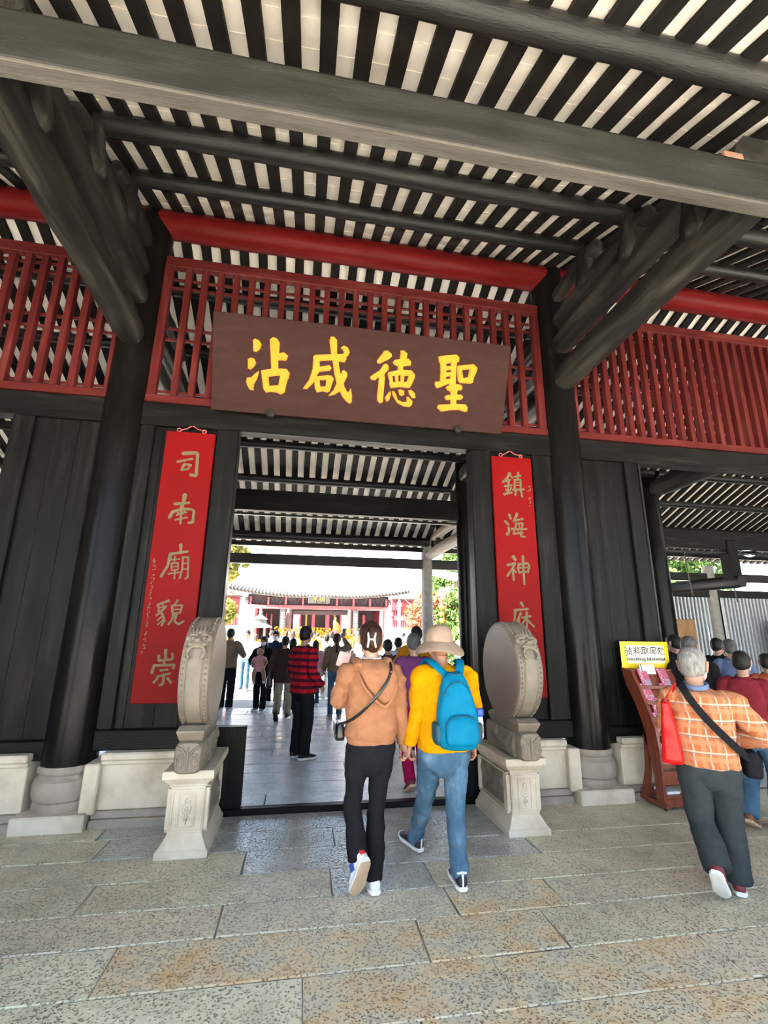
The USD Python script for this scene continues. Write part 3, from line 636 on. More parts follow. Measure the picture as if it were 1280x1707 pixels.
STROKES = {"si":[[[[-1.265,3.371],[-1.143,3.388],[-1.129,3.375],[-1.123,3.257],[-1.12,3.14],[-1.173,3.144]],0.0405],[[[-1.31,3.278],[-1.176,3.319]],0.0294],[[[-1.246,3.255],[-1.27,3.191],[-1.21,3.202],[-1.181,3.253],[-1.234,3.256]],0.0275]],"nan":[[[[-1.207,2.925],[-1.207,2.872],[-1.225,2.792]],0.043],[[[-1.289,2.828],[-1.159,2.849]],0.0311],[[[-1.324,2.689],[-1.304,2.748],[-1.212,2.783],[-1.128,2.784],[-1.102,2.766],[-1.101,2.649],[-1.137,2.643]],0.0324],[[[-1.259,2.718],[-1.172,2.749]],0.0208],[[[-1.265,2.666],[-1.161,2.697]],0.0208],[[[-1.222,2.766],[-1.216,2.63]],0.0236],[[[-1.257,2.751],[-1.236,2.726]],0.0177],[[[-1.192,2.761],[-1.206,2.728]],0.0177]],"miao":[[[[-1.187,2.414],[-1.18,2.35]],0.0333],[[[-1.272,2.323],[-1.121,2.353]],0.0308],[[[-1.272,2.318],[-1.285,2.202],[-1.332,2.105]],0.0333],[[[-1.261,2.265],[-1.185,2.277]],0.0168],[[[-1.229,2.3],[-1.227,2.242]],0.0168],[[[-1.252,2.232],[-1.194,2.239],[-1.187,2.172],[-1.245,2.165],[-1.252,2.232]],0.0165],[[[-1.249,2.198],[-1.191,2.205]],0.0131],[[[-1.268,2.131],[-1.162,2.149]],0.0168],[[[-1.214,2.171],[-1.209,2.085]],0.0187],[[[-1.155,2.293],[-1.147,2.178],[-1.163,2.091]],0.0206],[[[-1.155,2.293],[-1.106,2.3],[-1.089,2.103],[-1.11,2.088]],0.0224],[[[-1.144,2.235],[-1.104,2.242]],0.0138],[[[-1.142,2.178],[-1.098,2.184]],0.0138]],"mao":[[[[-1.237,1.874],[-1.321,1.84]],0.023],[[[-1.33,1.836],[-1.317,1.804],[-1.253,1.823]],0.0198],[[[-1.287,1.85],[-1.274,1.809]],0.0142],[[[-1.264,1.805],[-1.33,1.735]],0.0212],[[[-1.314,1.781],[-1.275,1.745],[-1.253,1.691],[-1.272,1.646]],0.0248],[[[-1.274,1.736],[-1.316,1.69]],0.0177],[[[-1.261,1.7],[-1.307,1.654]],0.0177],[[[-1.158,1.876],[-1.18,1.839]],0.0234],[[[-1.201,1.829],[-1.188,1.756],[-1.119,1.766],[-1.109,1.835],[-1.197,1.831]],0.0216],[[[-1.193,1.792],[-1.118,1.798]],0.0142],[[[-1.179,1.751],[-1.186,1.701],[-1.212,1.656]],0.023],[[[-1.153,1.756],[-1.162,1.683],[-1.124,1.657],[-1.083,1.685]],0.0248]],"chong":[[[[-1.21,1.42],[-1.2,1.337]],0.0304],[[[-1.264,1.371],[-1.257,1.33],[-1.14,1.341],[-1.146,1.389]],0.0256],[[[-1.305,1.225],[-1.296,1.285],[-1.117,1.293],[-1.123,1.263]],0.0276],[[[-1.216,1.324],[-1.203,1.293]],0.023],[[[-1.231,1.242],[-1.173,1.25]],0.0226],[[[-1.25,1.19],[-1.151,1.216]],0.0234],[[[-1.197,1.207],[-1.2,1.122],[-1.224,1.114]],0.0256],[[[-1.253,1.173],[-1.278,1.139]],0.0256],[[[-1.163,1.173],[-1.13,1.138]],0.0256]],"zhen":[[[[2.31,3.403],[2.274,3.343],[2.223,3.294]],0.0377],[[[2.31,3.397],[2.339,3.354]],0.026],[[[2.253,3.309],[2.312,3.326]],0.0244],[[[2.243,3.245],[2.327,3.263]],0.0278],[[[2.292,3.325],[2.277,3.171]],0.0312],[[[2.254,3.214],[2.265,3.183]],0.0177],[[[2.319,3.231],[2.301,3.192]],0.018],[[[2.231,3.149],[2.322,3.174]],0.0299],[[[2.415,3.417],[2.404,3.345]],0.029],[[[2.366,3.368],[2.446,3.387]],0.0247],[[[2.367,3.33],[2.361,3.224]],0.0247],[[[2.367,3.33],[2.443,3.341],[2.436,3.229]],0.026],[[[2.368,3.295],[2.434,3.305]],0.0156],[[[2.366,3.263],[2.432,3.273]],0.0156],[[[2.343,3.207],[2.474,3.225]],0.0282],[[[2.375,3.19],[2.365,3.145]],0.0282],[[[2.434,3.206],[2.448,3.131]],0.0308]],"hai":[[[[2.277,2.903],[2.291,2.867]],0.0362],[[[2.225,2.827],[2.261,2.792]],0.0312],[[[2.239,2.682],[2.266,2.72],[2.259,2.756]],0.0338],[[[2.371,2.924],[2.324,2.838]],0.0324],[[[2.34,2.845],[2.437,2.869]],0.0299],[[[2.357,2.809],[2.315,2.692]],0.0258],[[[2.351,2.809],[2.434,2.82],[2.398,2.666],[2.449,2.662]],0.0262],[[[2.296,2.746],[2.474,2.754]],0.0262],[[[2.318,2.692],[2.427,2.709]],0.0246],[[[2.388,2.793],[2.392,2.769]],0.02],[[[2.371,2.731],[2.379,2.71]],0.0175]],"shen":[[[[2.298,2.426],[2.318,2.4]],0.0426],[[[2.226,2.337],[2.315,2.36],[2.276,2.299],[2.216,2.219]],0.0305],[[[2.28,2.3],[2.286,2.175]],0.0316],[[[2.29,2.287],[2.316,2.261]],0.0257],[[[2.357,2.355],[2.34,2.302],[2.358,2.256]],0.0275],[[[2.357,2.348],[2.464,2.365],[2.479,2.333],[2.457,2.266]],0.0298],[[[2.354,2.309],[2.461,2.319]],0.0209],[[[2.358,2.263],[2.457,2.269]],0.0261],[[[2.409,2.437],[2.406,2.133]],0.0316]],"xiu":[[[[2.357,1.926],[2.375,1.895]],0.0334],[[[2.276,1.849],[2.429,1.867]],0.0294],[[[2.283,1.849],[2.262,1.723],[2.239,1.686]],0.0307],[[[2.343,1.818],[2.296,1.736]],0.0272],[[[2.319,1.761],[2.313,1.674]],0.0259],[[[2.361,1.775],[2.451,1.789]],0.0276],[[[2.412,1.826],[2.403,1.651]],0.0294],[[[2.394,1.763],[2.349,1.706]],0.024],[[[2.42,1.744],[2.485,1.683]],0.0289]],"card":[[[[3.555,1.471],[3.579,1.463]],0.0081],[[[3.55,1.436],[3.584,1.45]],0.0081],[[[3.613,1.48],[3.598,1.458],[3.643,1.464]],0.0081],[[[3.617,1.458],[3.588,1.436]],0.0081],[[[3.616,1.452],[3.639,1.439]],0.0081],[[[3.578,1.406],[3.581,1.43],[3.626,1.433],[3.626,1.406]],0.0081],[[[3.602,1.422],[3.597,1.406],[3.559,1.384]],0.0081],[[[3.604,1.409],[3.639,1.39]],0.0081],[[[3.686,1.475],[3.674,1.387]],0.0081],[[[3.655,1.436],[3.71,1.445]],0.0081],[[[3.666,1.469],[3.673,1.453]],0.0081],[[[3.708,1.472],[3.692,1.453]],0.0081],[[[3.68,1.436],[3.651,1.403]],0.0081],[[[3.68,1.436],[3.7,1.415]],0.0081],[[[3.728,1.478],[3.715,1.385]],0.0081],[[[3.693,1.415],[3.74,1.426]],0.0081],[[[3.71,1.467],[3.715,1.458]],0.0081],[[[3.704,1.447],[3.712,1.436]],0.0081],[[[3.755,1.47],[3.81,1.473]],0.0081],[[[3.765,1.47],[3.756,1.409]],0.0081],[[[3.797,1.473],[3.791,1.404]],0.0081],[[[3.763,1.453],[3.795,1.454]],0.0081],[[[3.76,1.434],[3.792,1.437]],0.0081],[[[3.743,1.406],[3.802,1.418]],0.0081],[[[3.808,1.459],[3.841,1.462],[3.794,1.401]],0.0081],[[[3.81,1.451],[3.839,1.404]],0.0081],[[[3.871,1.47],[3.862,1.41],[3.854,1.399]],0.0081],[[[3.875,1.473],[3.933,1.471],[3.932,1.404],[3.916,1.404]],0.0081],[[[3.885,1.454],[3.893,1.446]],0.0081],[[[3.918,1.457],[3.906,1.447]],0.0081],[[[3.884,1.426],[3.886,1.44],[3.915,1.44],[3.913,1.427],[3.884,1.426]],0.0081],[[[3.89,1.426],[3.875,1.407]],0.0081],[[[3.903,1.426],[3.901,1.41],[3.917,1.41]],0.0081],[[[3.979,1.476],[3.953,1.437]],0.0081],[[[3.976,1.46],[3.996,1.463],[3.955,1.402]],0.0081],[[[3.962,1.449],[3.994,1.405],[4.035,1.399]],0.0081],[[[4.015,1.477],[4.006,1.421]],0.0081],[[[4.015,1.46],[4.033,1.449]],0.0081]],"bu":[[[[0.923,3.867],[1.126,3.88]],0.056],[[[1.05,3.87],[0.906,3.703]],0.056],[[[1.041,3.807],[1.038,3.592]],0.056],[[[1.055,3.782],[1.198,3.696]],0.056]],"huang":[[[[1.356,3.864],[1.379,3.637]],0.044],[[[1.309,3.787],[1.422,3.815]],0.039],[[[1.458,3.887],[1.611,3.891]],0.044],[[[1.473,3.816],[1.626,3.833]],0.039],[[[1.496,3.888],[1.502,3.741]],0.039],[[[1.598,3.895],[1.604,3.743]],0.039],[[[1.439,3.727],[1.643,3.744]],0.044],[[[1.503,3.728],[1.431,3.626]],0.039],[[[1.579,3.73],[1.596,3.642],[1.672,3.656]],0.039]]}
# ------------------------------------------------------------------ plaque over the door: four gold characters
def frame_mat(O, u, v):
    w = np.cross(u, v)
    return np.array([u, v, w]).T, np.array(O, float)
sv = np.array([0, -.38, .93]); SH = np.linalg.norm(sv); sv /= SH
SM, SO = frame_mat((-1.045, 4.80, 3.872), np.array([1.0, 0, 0]), sv)      # third axis points to the viewer
pq = thing('plaque', 'brown wooden plaque leaning forward over the doorway with four gold characters', 'plaque')
part(pq, 'board', move(box(0, 3.27, 0, SH, -.05, 0, .006), SM, SO), 'sign_brown')
for nm, word in (('zhan', '沾'), ('xian', '咸'), ('de', '德'), ('sheng', '聖')):
    ms, bs = [], []
    for loops in SIGN[nm]:
        from shapely.geometry import Polygon
        pg = Polygon(loops[0], loops[1:]).buffer(0)
        pg = pg.buffer(.006).buffer(-.006).simplify(.0015)
        outer = pg.buffer(.008)
        inner = pg.buffer(-.012)
        for g in getattr(pg, 'geoms', [pg]):
            ms.append(trimesh.creation.extrude_polygon(g, .014, engine='earcut'))
        for g in getattr(inner, 'geoms', [inner]):
            if g.area > 1e-5:
                ms.append(move(trimesh.creation.extrude_polygon(g, .01, engine='earcut'), None, (0, 0, .0135)))
        for g in getattr(outer, 'geoms', [outer]):
            bs.append(trimesh.creation.extrude_polygon(g, .004, engine='earcut'))
    ch = part(pq, 'character', move(cat(*ms), SM, SO), 'sign_gold', label='gold character ' + word, kind='stuff')
    part(ch, 'character_edge', move(cat(*bs), SM, SO), 'sign_brown_dark' if False else 'red_paint_x', kind='stuff')
for x in (.52, 2.62):
    b = thing('support_peg', 'round wooden peg under the lower edge of the plaque, %s one' % ('left' if x < 1 else 'right'), 'peg')
    part(b, 'peg', move(lathe([(.03, 0), (.045, .01), (.045, .05), (.03, .06)], 14), rotx(pi / 2), (SO[0] + x * 1.0 + .1, 4.79, 3.865)), 'grey_wood_y', smooth=40)
    part(b, 'nail', ball((SO[0] + x + .1, 4.73, 3.865), (.012, .008, .012), 1), 'dark_wood_y', smooth=True)

# ------------------------------------------------------------------ red couplet boards
from shapely.geometry import LineString
from shapely.ops import unary_union
def stroke2d(pts, w):
    """A brush stroke along a polyline: rounded, a little thinner to the end."""
    L = LineString([tuple(q) for q in pts])
    n = max(3, int(L.length / (w * .4)))
    ds = []
    for i in range(n + 1):
        t = i / n
        c = L.interpolate(t, normalized=True)
        ds.append(c.buffer(w / 2 * (1.06 - .22 * abs(math.sin(t * 2.7)) - .12 * t), 4))
    return unary_union([unary_union([a, b]).convex_hull for a, b in zip(ds[:-1], ds[1:])]).simplify(w * .04)
def lettering(strokes, y0, th=.004):
    """The strokes [(points, width), ...] of a character joined into one raised shape in the plane y = y0."""
    u = unary_union([stroke2d(p, w) for p, w in strokes])
    ms = [trimesh.creation.extrude_polygon(g, th, engine='earcut') for g in getattr(u, 'geoms', [u])]
    return move(cat(*ms), [[1, 0, 0], [0, 0, -1], [0, 1, 0]], (0, y0, 0))
def couplet(x0, x1, z0, z1, label, chars, words, small):
    t = thing('couplet_board', label, 'banner')
    part(t, 'board', box(x0, x1, 4.837, 4.872, z0, z1, .006), 'couplet_red')
    for c, w in zip(chars, words):
        part(t, 'character', lettering(STROKES[c], 4.8375), 'couplet_gold', label='dull gold character ' + w, kind='stuff')
    part(t, 'inscription', lettering(small, 4.8375, .002), 'couplet_gold', label='column of tiny illegible inscription', kind='stuff')
    xm = (x0 + x1) / 2
    for s in (-1, 1):
        a = np.linspace(0, 2 * pi, 12)
        cx = xm + s * .125
        pts = [(cx + .02 * math.cos(k) , 4.85, z1 + .022 + .02 * math.sin(k)) for k in a] + [(cx + .02 - s * .01, 4.86, z1 + .03), (xm + s * .05, 4.87, z1 + .055), (xm + s * .005, 4.87, z1 + .085)]
        part(t, 'hanging_hook', tube(pts, .006, 8), 'pink_wire', smooth=60)
    return t
def tiny(x, z0, z1, n, seed, s=.02):
    g = np.random.default_rng(seed)
    ms = []
    for z in np.linspace(z0, z1, n):
        for k in range(3):
            a = g.uniform(-s, s, 2)
            b = a + (g.uniform(.4, 1, 2) * s * (1 if k % 2 else -1)) * ([1, .15] if k != 1 else [.15, 1])
            ms.append(([(x + a[0] * .6, z + a[1]), (x + b[0] * .6, z + b[1])], s * .33))
    return ms
couplet(-1.461, -.975, .957, 3.612, 'long red couplet board left of the doorway, five dull gold characters', ('si', 'nan', 'miao', 'mao', 'chong'), '司南廟貌崇', tiny(-1.405, 2.27, 1.40, 24, 3))
couplet(2.098, 2.592, .96, 3.612, 'long red couplet board right of the doorway, partly behind the right drum stone', ('zhen', 'hai', 'shen', 'xiu'), '鎮海神庥', tiny(2.54, 3.26, 3.05, 4, 4, .03))

# ------------------------------------------------------------------ drum stones
def rect_stack(levels):
    return rings_mesh([[(x0, y0, z), (x1, y0, z), (x1, y1, z), (x0, y1, z)] for z, x0, x1, y0, y1 in levels])
def relief(w, h, nx, nz, depth, seed, freq=7.0):
    """Swirling carved relief over a w x h panel, facing -y, with its back at y = 0."""
    xs, zs = np.linspace(0, w, nx), np.linspace(0, h, nz)
    X, Z = np.meshgrid(xs, zs, indexing='ij')
    p = np.stack([X, Z, 0 * X], -1) * freq
    wx = meshkit.noise(p * .8 + 3, seed) * 3.2; wz = meshkit.noise(p * .8 + 17, seed + 1) * 3.2
    q = np.stack([X * freq * 1.6 + wx, Z * freq * 1.6 + wz, 0 * X], -1)
    r = np.abs(meshkit.noise(q, seed + 2) - .5) * 2
    hgt = np.clip(1.15 - 2.2 * r, 0, 1) ** .7 * .7 + .3 * meshkit.noise(p * 2.3, seed + 4)
    body = np.exp(-((Z / h - .5 - .22 * np.sin(X / w * 7 + seed)) / .22) ** 2)
    hgt = hgt * (.45 + .75 * body)
    e = np.minimum(np.minimum(X, w - X) / (.05 * w), np.minimum(Z, h - Z) / (.05 * h)).clip(0, 1)
    Y = -depth * hgt * e
    v = np.stack([X, Y, Z], -1).reshape(-1, 3)
    f = grid_faces(nx, nz, close=False)
    return trimesh.Trimesh(v, f[:, ::-1], process=False)
def drum_stone(cx, side, label):
    """side = +1: the face turned to the doorway looks towards +x."""
    t = thing('drum_stone', label, 'drum stone', (cx, 0, 0))
    y0, y1 = 4.10, 4.86
    pd = part(t, 'pedestal', cat(rect_stack([(-.03, -.185, .185, y0, y1), (.045, -.185, .185, y0, y1), (.055, -.17, .17, y0 + .012, y1), (.13, -.128, .128, y0 + .055, y1), (.14, -.122, .122, y0 + .06, y1),
        (.455, -.122, .122, y0 + .06, y1), (.462, -.132, .132, y0 + .05, y1), (.475, -.135, .135, y0 + .045, y1), (.515, -.178, .178, y0 + .004, y1), (.525, -.184, .184, y0 - .005, y1), (.572, -.184, .184, y0 - .005, y1), (.578, -.178, .178, y0, y1)])), 'plinth_stone')
    fr = []
    yf = y0 + .06
    for a, b, c, d in ((-.115, .115, .42, .44), (-.115, .115, .15, .165), (-.115, -.10, .165, .42), (.10, .115, .165, .42), (-.062, .062, .398, .408), (-.062, .062, .178, .188), (-.062, -.052, .188, .398), (.052, .062, .188, .398)):
        fr.append(box(a, b, yf - .008, yf + .01, c, d, .002))
    part(pd, 'front_moulding', cat(*fr), 'plinth_stone', kind='stuff')
    fl = []
    for k in range(7):
        a = k * 2 * pi / 7
        fl.append(ball((.022 * math.cos(a), yf - .003, .305 + .026 * math.sin(a)), (.013, .008, .015), 1))
    fl.append(ball((0, yf - .005, .305), (.012, .01, .012), 1))
    for z, s in ((.235, 1), (.36, -1)):
        fl.append(tube([(.02 * math.cos(u) * (1 - u / 9), yf - .003, z + .028 * math.sin(u) * s * (1 - u / 9)) for u in np.linspace(0, 5.2, 14)], .0065, 6))
    fl.append(tube([(0, yf - .002, .20), (.008, yf - .003, .25), (-.004, yf - .003, .28)], .006, 6))
    part(pd, 'flower_carving', cat(*fl), 'plinth_stone', smooth=True, kind='stuff')
    for s in (-1, 1):
        w = y1 - y0 - .2
        m = relief(w, .27, 60, 34, .035, 5 if s > 0 else 8)
        M = rotz(pi / 2 if s > 0 else -pi / 2)
        part(pd, 'dragon_carving', move(m, M, (s * .1225, (y0 + .16) if s > 0 else (y0 + .16 + w), .17)), 'drum_stone', smooth=True)
        sm = []
        for a, b, c, d in ((y0 + .1, y1 - .02, .44, .455), (y0 + .1, y1 - .02, .14, .16), (y0 + .08, y0 + .15, .16, .44), (y1 - .04, y1 - .005, .16, .44)):
            sm.append(box(s * .122 - .03, s * .122 + .03, a, b, c, d, .004))
        part(pd, 'side_moulding', cat(*sm), 'plinth_stone', kind='stuff')
    # carved cushion with scroll ends
    def ring4(y, hx, z0, z1, r):
        a = np.linspace(0, 2 * pi, 33)[:-1]
        return [(np.sign(math.cos(q)) * abs(math.cos(q)) ** .45 * hx, y, (z0 + z1) / 2 + np.sign(math.sin(q)) * abs(math.sin(q)) ** .45 * (z1 - z0) / 2) for q in a]
    cm = rings_mesh([ring4(y, hx, z0, z1, 0) for y, hx, z0, z1 in ((3.985, .07, .605, .77), (3.992, .088, .59, .79), (4.02, .1, .578, .80), (4.06, .098, .577, .80), (4.3, .096, .577, .80), (4.74, .096, .577, .80))])
    cu = part(t, 'cushion', cm, 'drum_stone', smooth=40)
    for s in (-1, 1):
        m = relief(.62, .2, 64, 26, .03, 21 if s > 0 else 25, 9)
        M = rotz(pi / 2 if s > 0 else -pi / 2)
        part(cu, 'side_carving', move(m, M, (s * .094, 4.08 if s > 0 else 4.70, .588)), 'drum_stone', smooth=True)
    sc = []
    for sx in (-1, 1):
        sc.append(limb([(sx * (.05 - .040 * math.cos(u) * (1 - u / 16)), 3.986 + .006 * (u < 1), .665 + .055 * math.sin(u) * (1 - u / 16)) for u in np.linspace(.2, 9.5, 28)], [.0085] * 28, 8, 1))
        sc.append(limb([(sx * .012, 3.985, .70), (sx * .04, 3.982, .745), (sx * .078, 3.99, .765), (sx * .088, 4.0, .72)], [.007, .011, .010, .005], 8))
    sc.append(limb([(0, 3.988, .60), (0, 3.98, .69), (0, 3.984, .77)], [.006, .011, .005], 8))
    part(cu, 'scroll_carving', cat(*sc), 'drum_stone', smooth=True, kind='stuff')
    part(t, 'neck', rect_stack([(.79, -.082, .082, 4.06, 4.6), (.80, -.082, .082, 4.04, 4.62), (.862, -.1, .1, 4.0, 4.66), (.872, -.1, .1, 4.0, 4.66), (.90, -.09, .09, 4.06, 4.6)]), 'drum_stone')
    # the drum: axis along x
    cz, cy, R = 1.285, 4.315, .425
    prof = [(R * .955, -.107), (R * .975, -.1), (R * .985, -.085), (R, -.05), (R * 1.004, 0), (R, .05), (R * .985, .085), (R * .975, .1), (R * .955, .107)]
    dm = lathe([(r, z) for r, z in prof], 72)
    M = np.array([[0, 0, 1.0], [1, 0, 0], [0, 1, 0]])
    dr = part(t, 'drum', move(dm, M, (0, cy, cz)), 'drum_stone', smooth=35)
    for s in (-1, 1):
        part(dr, 'drum_skin', move(lathe([(R * .94, .0), (R * .93, .006), (R * .5, .009), (.02, .010)], 72), M if s > 0 else np.array([[0, 0, -1.0], [-1, 0, 0], [0, 1, 0]]), (s * .105, cy, cz)), 'drum_face', smooth=40)
    st, ln = [], []
    for k in range(64):
        a = k * 2 * pi / 64
        for x in (-.082, .082):
            st.append(ball((x, cy + R * .995 * math.cos(a), cz + R * .995 * math.sin(a)), (.0085, .009, .009), 1))
    for x in (-.062, -.052, .052, .062, -.1, .1):
        ln.append(move(trimesh.creation.torus(R * (.998 if abs(x) < .09 else .973), .0045, 72, 6), M, (x, cy, cz)))
    part(dr, 'stud_band', cat(*st), 'drum_stone', smooth=True, kind='stuff')
    part(dr, 'band_line', cat(*ln), 'drum_stone', smooth=True, kind='stuff')
    # lion mask with a ring
    a0 = rad(33)
    o = np.array([0, cy - (R + .004) * math.cos(a0), cz + (R + .004) * math.sin(a0)])
    u = np.array([0, math.sin(a0), math.cos(a0)])                           # up along the rim
    w = np.array([0, -math.cos(a0), math.sin(a0)])                          # outwards
    L = np.array([[1, 0, 0], w, u]).T
    pcs = [ball((0, .0, .0), (.080, .026, .058)), ball((0, .026, -.026), (.048, .026, .024)), ball((0, .052, -.014), (.022, .014, .014))]
    for s in (-1, 1):
        pcs += [ball((s * .038, .026, .016), (.020, .014, .018)), ball((s * .040, .024, .043), (.032, .015, .011)), ball((s * .080, .006, .030), (.022, .016, .030)), ball((s * .045, .024, -.038), (.024, .020, .018))]
    for k in range(9):
        b = pi * (k + .5) / 9
        pcs.append(hull([((.07 * math.cos(b), .004, .04 + .034 * math.sin(b)), .018), ((.095 * math.cos(b), .0, .05 + .085 * math.sin(b)), .006)]))
    lion = fuse([move(unmani(mani(p)), L, o) for p in pcs], .009, 1)
    ln = part(t, 'lion_mask', lion, 'drum_stone', smooth=40)
    qq = np.linspace(-2.5, 2.5, 26)
    ring = tube([(.062 * math.sin(q), .020 - .012 * (1 - math.cos(q)) / 2, -.050 - .052 + .056 * math.cos(q)) for q in qq], .0115, 10)
    part(ln, 'ring', move(ring, L, o), 'drum_stone', smooth=True)
    part(ln, 'eye', cat(*[move(ball((s * .038, .040, .016), (.008, .006, .008), 1), L, o) for s in (-1, 1)]), 'drum_face', smooth=True, kind='stuff')
    part(ln, 'mouth', move(tube([(-.04, .045, -.042), (0, .054, -.047), (.04, .045, -.042)], .006, 8), L, o), 'drum_face', smooth=True)
    return t
drum_stone(-.757, 1, 'grey carved stone drum on its pedestal left of the doorway')
drum_stone(1.955, -1, 'grey carved stone drum on its pedestal right of the doorway, round face showing')

# ------------------------------------------------------------------ leaflet rack, yellow card, leaflets
rk = thing('leaflet_rack', 'reddish wooden leaflet rack with curved sides standing before the right door panel', 'rack')
front = [(4.70, 1.24), (4.605, 1.065), (4.522, .898), (4.445, .728), (4.421, .535), (4.43, .27), (4.436, .05)]
rear = [(4.54, .05), (4.53, .27), (4.56, .45), (4.615, .6), (4.615, .737), (4.68, .898), (4.805, 1.091), (4.86, 1.262)]
def yz_plate(poly, x0, x1):
    return move(prism(poly, x1 - x0), [[0, 0, 1], [1, 0, 0], [0, 1, 0]], (x0, 0, 0))
RX0, RX1 = 3.485, 4.235
for x in (RX0, RX1 - .03):
    part(rk, 'side_panel', yz_plate(front + rear, x, x + .03), 'rack_wood')
    part(rk, 'rear_leg', yz_plate([(4.58, .62), (4.615, .735), (4.655, .32), (4.76, .05), (4.66, .05), (4.60, .3)], x, x + .03), 'rack_wood')
    part(rk, 'foot', box(x - .01, x + .045, 4.40, 4.86, .022, .062, .008), 'rack_wood')
    for yy in (4.45, 4.8):
        part(rk, 'castor', move(lathe([(.012, 0), (.02, .004), (.02, .016), (.012, .02)], 12), roty(pi / 2), (x + .005, yy, .012 + .008)), 'dark_wood_z', smooth=40)
mid = [(0.5 * (a[0] + b[0]) , 0.5 * (a[1] + b[1])) for a, b in zip(front[:6], rear[::-1][:6])]
mid = [(4.78, 1.25), (4.70, 1.08), (4.60, .898), (4.53, .733), (4.515, .55), (4.49, .36)]
part(rk, 'back_board', yz_plate(mid + [(a + .015, b) for a, b in mid[::-1]], RX0 + .03, RX1 - .03), 'rack_wood')
part(rk, 'bottom_shelf', box(RX0 + .03, RX1 - .03, 4.44, 4.72, .10, .125, .004), 'rack_wood')
part(rk, 'lower_front_board', box(RX0 + .03, RX1 - .03, 4.435, 4.455, .22, .34, .004), 'rack_wood')
part(rk, 'base_rail', box(RX0 + .03, RX1 - .03, 4.43, 4.46, .03, .10, .006), 'rack_wood')
part(rk, 'top_rail', box(RX0 + .03, RX1 - .03, 4.77, 4.86, 1.225, 1.25, .006), 'rack_wood')
from scipy.interpolate import interp1d
cz_ = interp1d([m[1] for m in mid], [m[0] for m in mid], fill_value='extrapolate')
tiers = [.36, .50, .64, .78, .92, 1.06]
for z in tiers:
    yb = float(cz_(z))
    part(rk, 'pocket', cat(box(RX0 + .03, RX1 - .03, yb - .035, yb + .003, z, z + .008, .002), box(RX0 + .03, RX1 - .03, yb - .038, yb - .032, z, z + .035, .002)), 'rack_wood')
yc = thing('sign_card', 'yellow card reading Reading Material on top of the leaflet rack', 'sign')
part(yc, 'card', box(3.497, 4.09, 4.851, 4.858, 1.252, 1.535, .002), 'yellow_card')
part(yc, 'pale_panel', move(prism(__import__('shapely').geometry.box(-.215, -.075, .215, .075).buffer(.02, 5).exterior.coords[:-1], .0012), [[1, 0, 0], [0, 0, -1], [0, 1, 0]], (3.80, 4.851, 1.40)), 'card_pale')
part(yc, 'chinese_lettering', lettering(STROKES['card'], 4.8495, .0015), 'ink', label='dark characters 资料取阅处', kind='stuff')
tm = meshkit.text_mesh('Reading Material', .034, .0015, bold=True)
tm.vertices[:, 0] *= .47 / (tm.bounds[1][0] - tm.bounds[0][0])
part(yc, 'english_lettering', move(tm, [[1, 0, 0], [0, 0, -1], [0, 1, 0]], (3.563, 4.8495, 1.333)), 'ink', label='dark words Reading Material', kind='stuff')
# leaflets: sheet with a darker picture corner and a column of pale dots
def leaflet_parts(t):
    part(t, 'sheet', box(-.055, .055, -.004, .004, 0, .205, .001), 'leaflet_pink')
    part(t, 'picture', box(-.01, .052, -.0055, -.004, .012, .085, .0005), 'leaflet_grey')
    part(t, 'dots', cat(*[move(lathe([(.006, 0), (.006, .001)], 8), rotx(pi / 2), (-.035 + .012 * (k % 2), -.0045, .19 - .022 * k)) for k in range(8)]), 'white_paper', kind='stuff')
lf0 = None
names_c = ('left', 'middle', 'right'); names_r = ('lowest', 'second lowest', 'third lowest', 'third highest', 'second highest', 'highest')
for r, z in enumerate(tiers):
    for c in range(3):
        xx = RX0 + .13 + c * .235 + (.03 if r % 2 else -.01)
        yb = float(cz_(z)) - .022
        tilt = math.degrees(math.atan2(float(cz_(z + .15)) - float(cz_(z)), .15))
        path = numbered('/World', 'leaflet')
        x = UsdGeom.Xform.Define(stage, path)
        if lf0:
            x.GetPrim().GetReferences().AddInternalReference(lf0); x.ClearXformOpOrder()
        x.AddTranslateOp(opSuffix='put').Set(Gf.Vec3d(xx, yb, z + .012)); x.AddRotateXOp(opSuffix='put').Set(-tilt)
        if lf0 is None:
            leaflet_parts(path); lf0 = path
        else:
            x.GetPrim().SetInstanceable(True)
        tag(path, f'pink leaflet in the rack, {names_c[c]} column, {names_r[r]} pocket', 'leaflet', 'pink leaflets in the rack')
nt = thing('notice', 'small white printed notice clipped at the top of the leaflet rack', 'notice')
part(nt, 'sheet', move(box(-.09, .09, -.003, .003, 0, .10, .001), rotx(-rad(14)), (3.72, 4.735, 1.2)), 'white_paper')
part(nt, 'clip', move(box(-.075, -.068, -.008, -.003, .03, .10, .001), rotx(-rad(14)), (3.72, 4.735, 1.2)), 'ink')
bk = thing('booklet', 'white and green booklets lying on the bottom shelf of the rack', 'booklets')
part(bk, 'booklet', box(3.56, 3.70, 4.48, 4.66, .126, .15, .003), 'white_paper'); part(bk, 'booklet', box(3.73, 3.88, 4.47, 4.66, .126, .145, .003), 'card_pale')
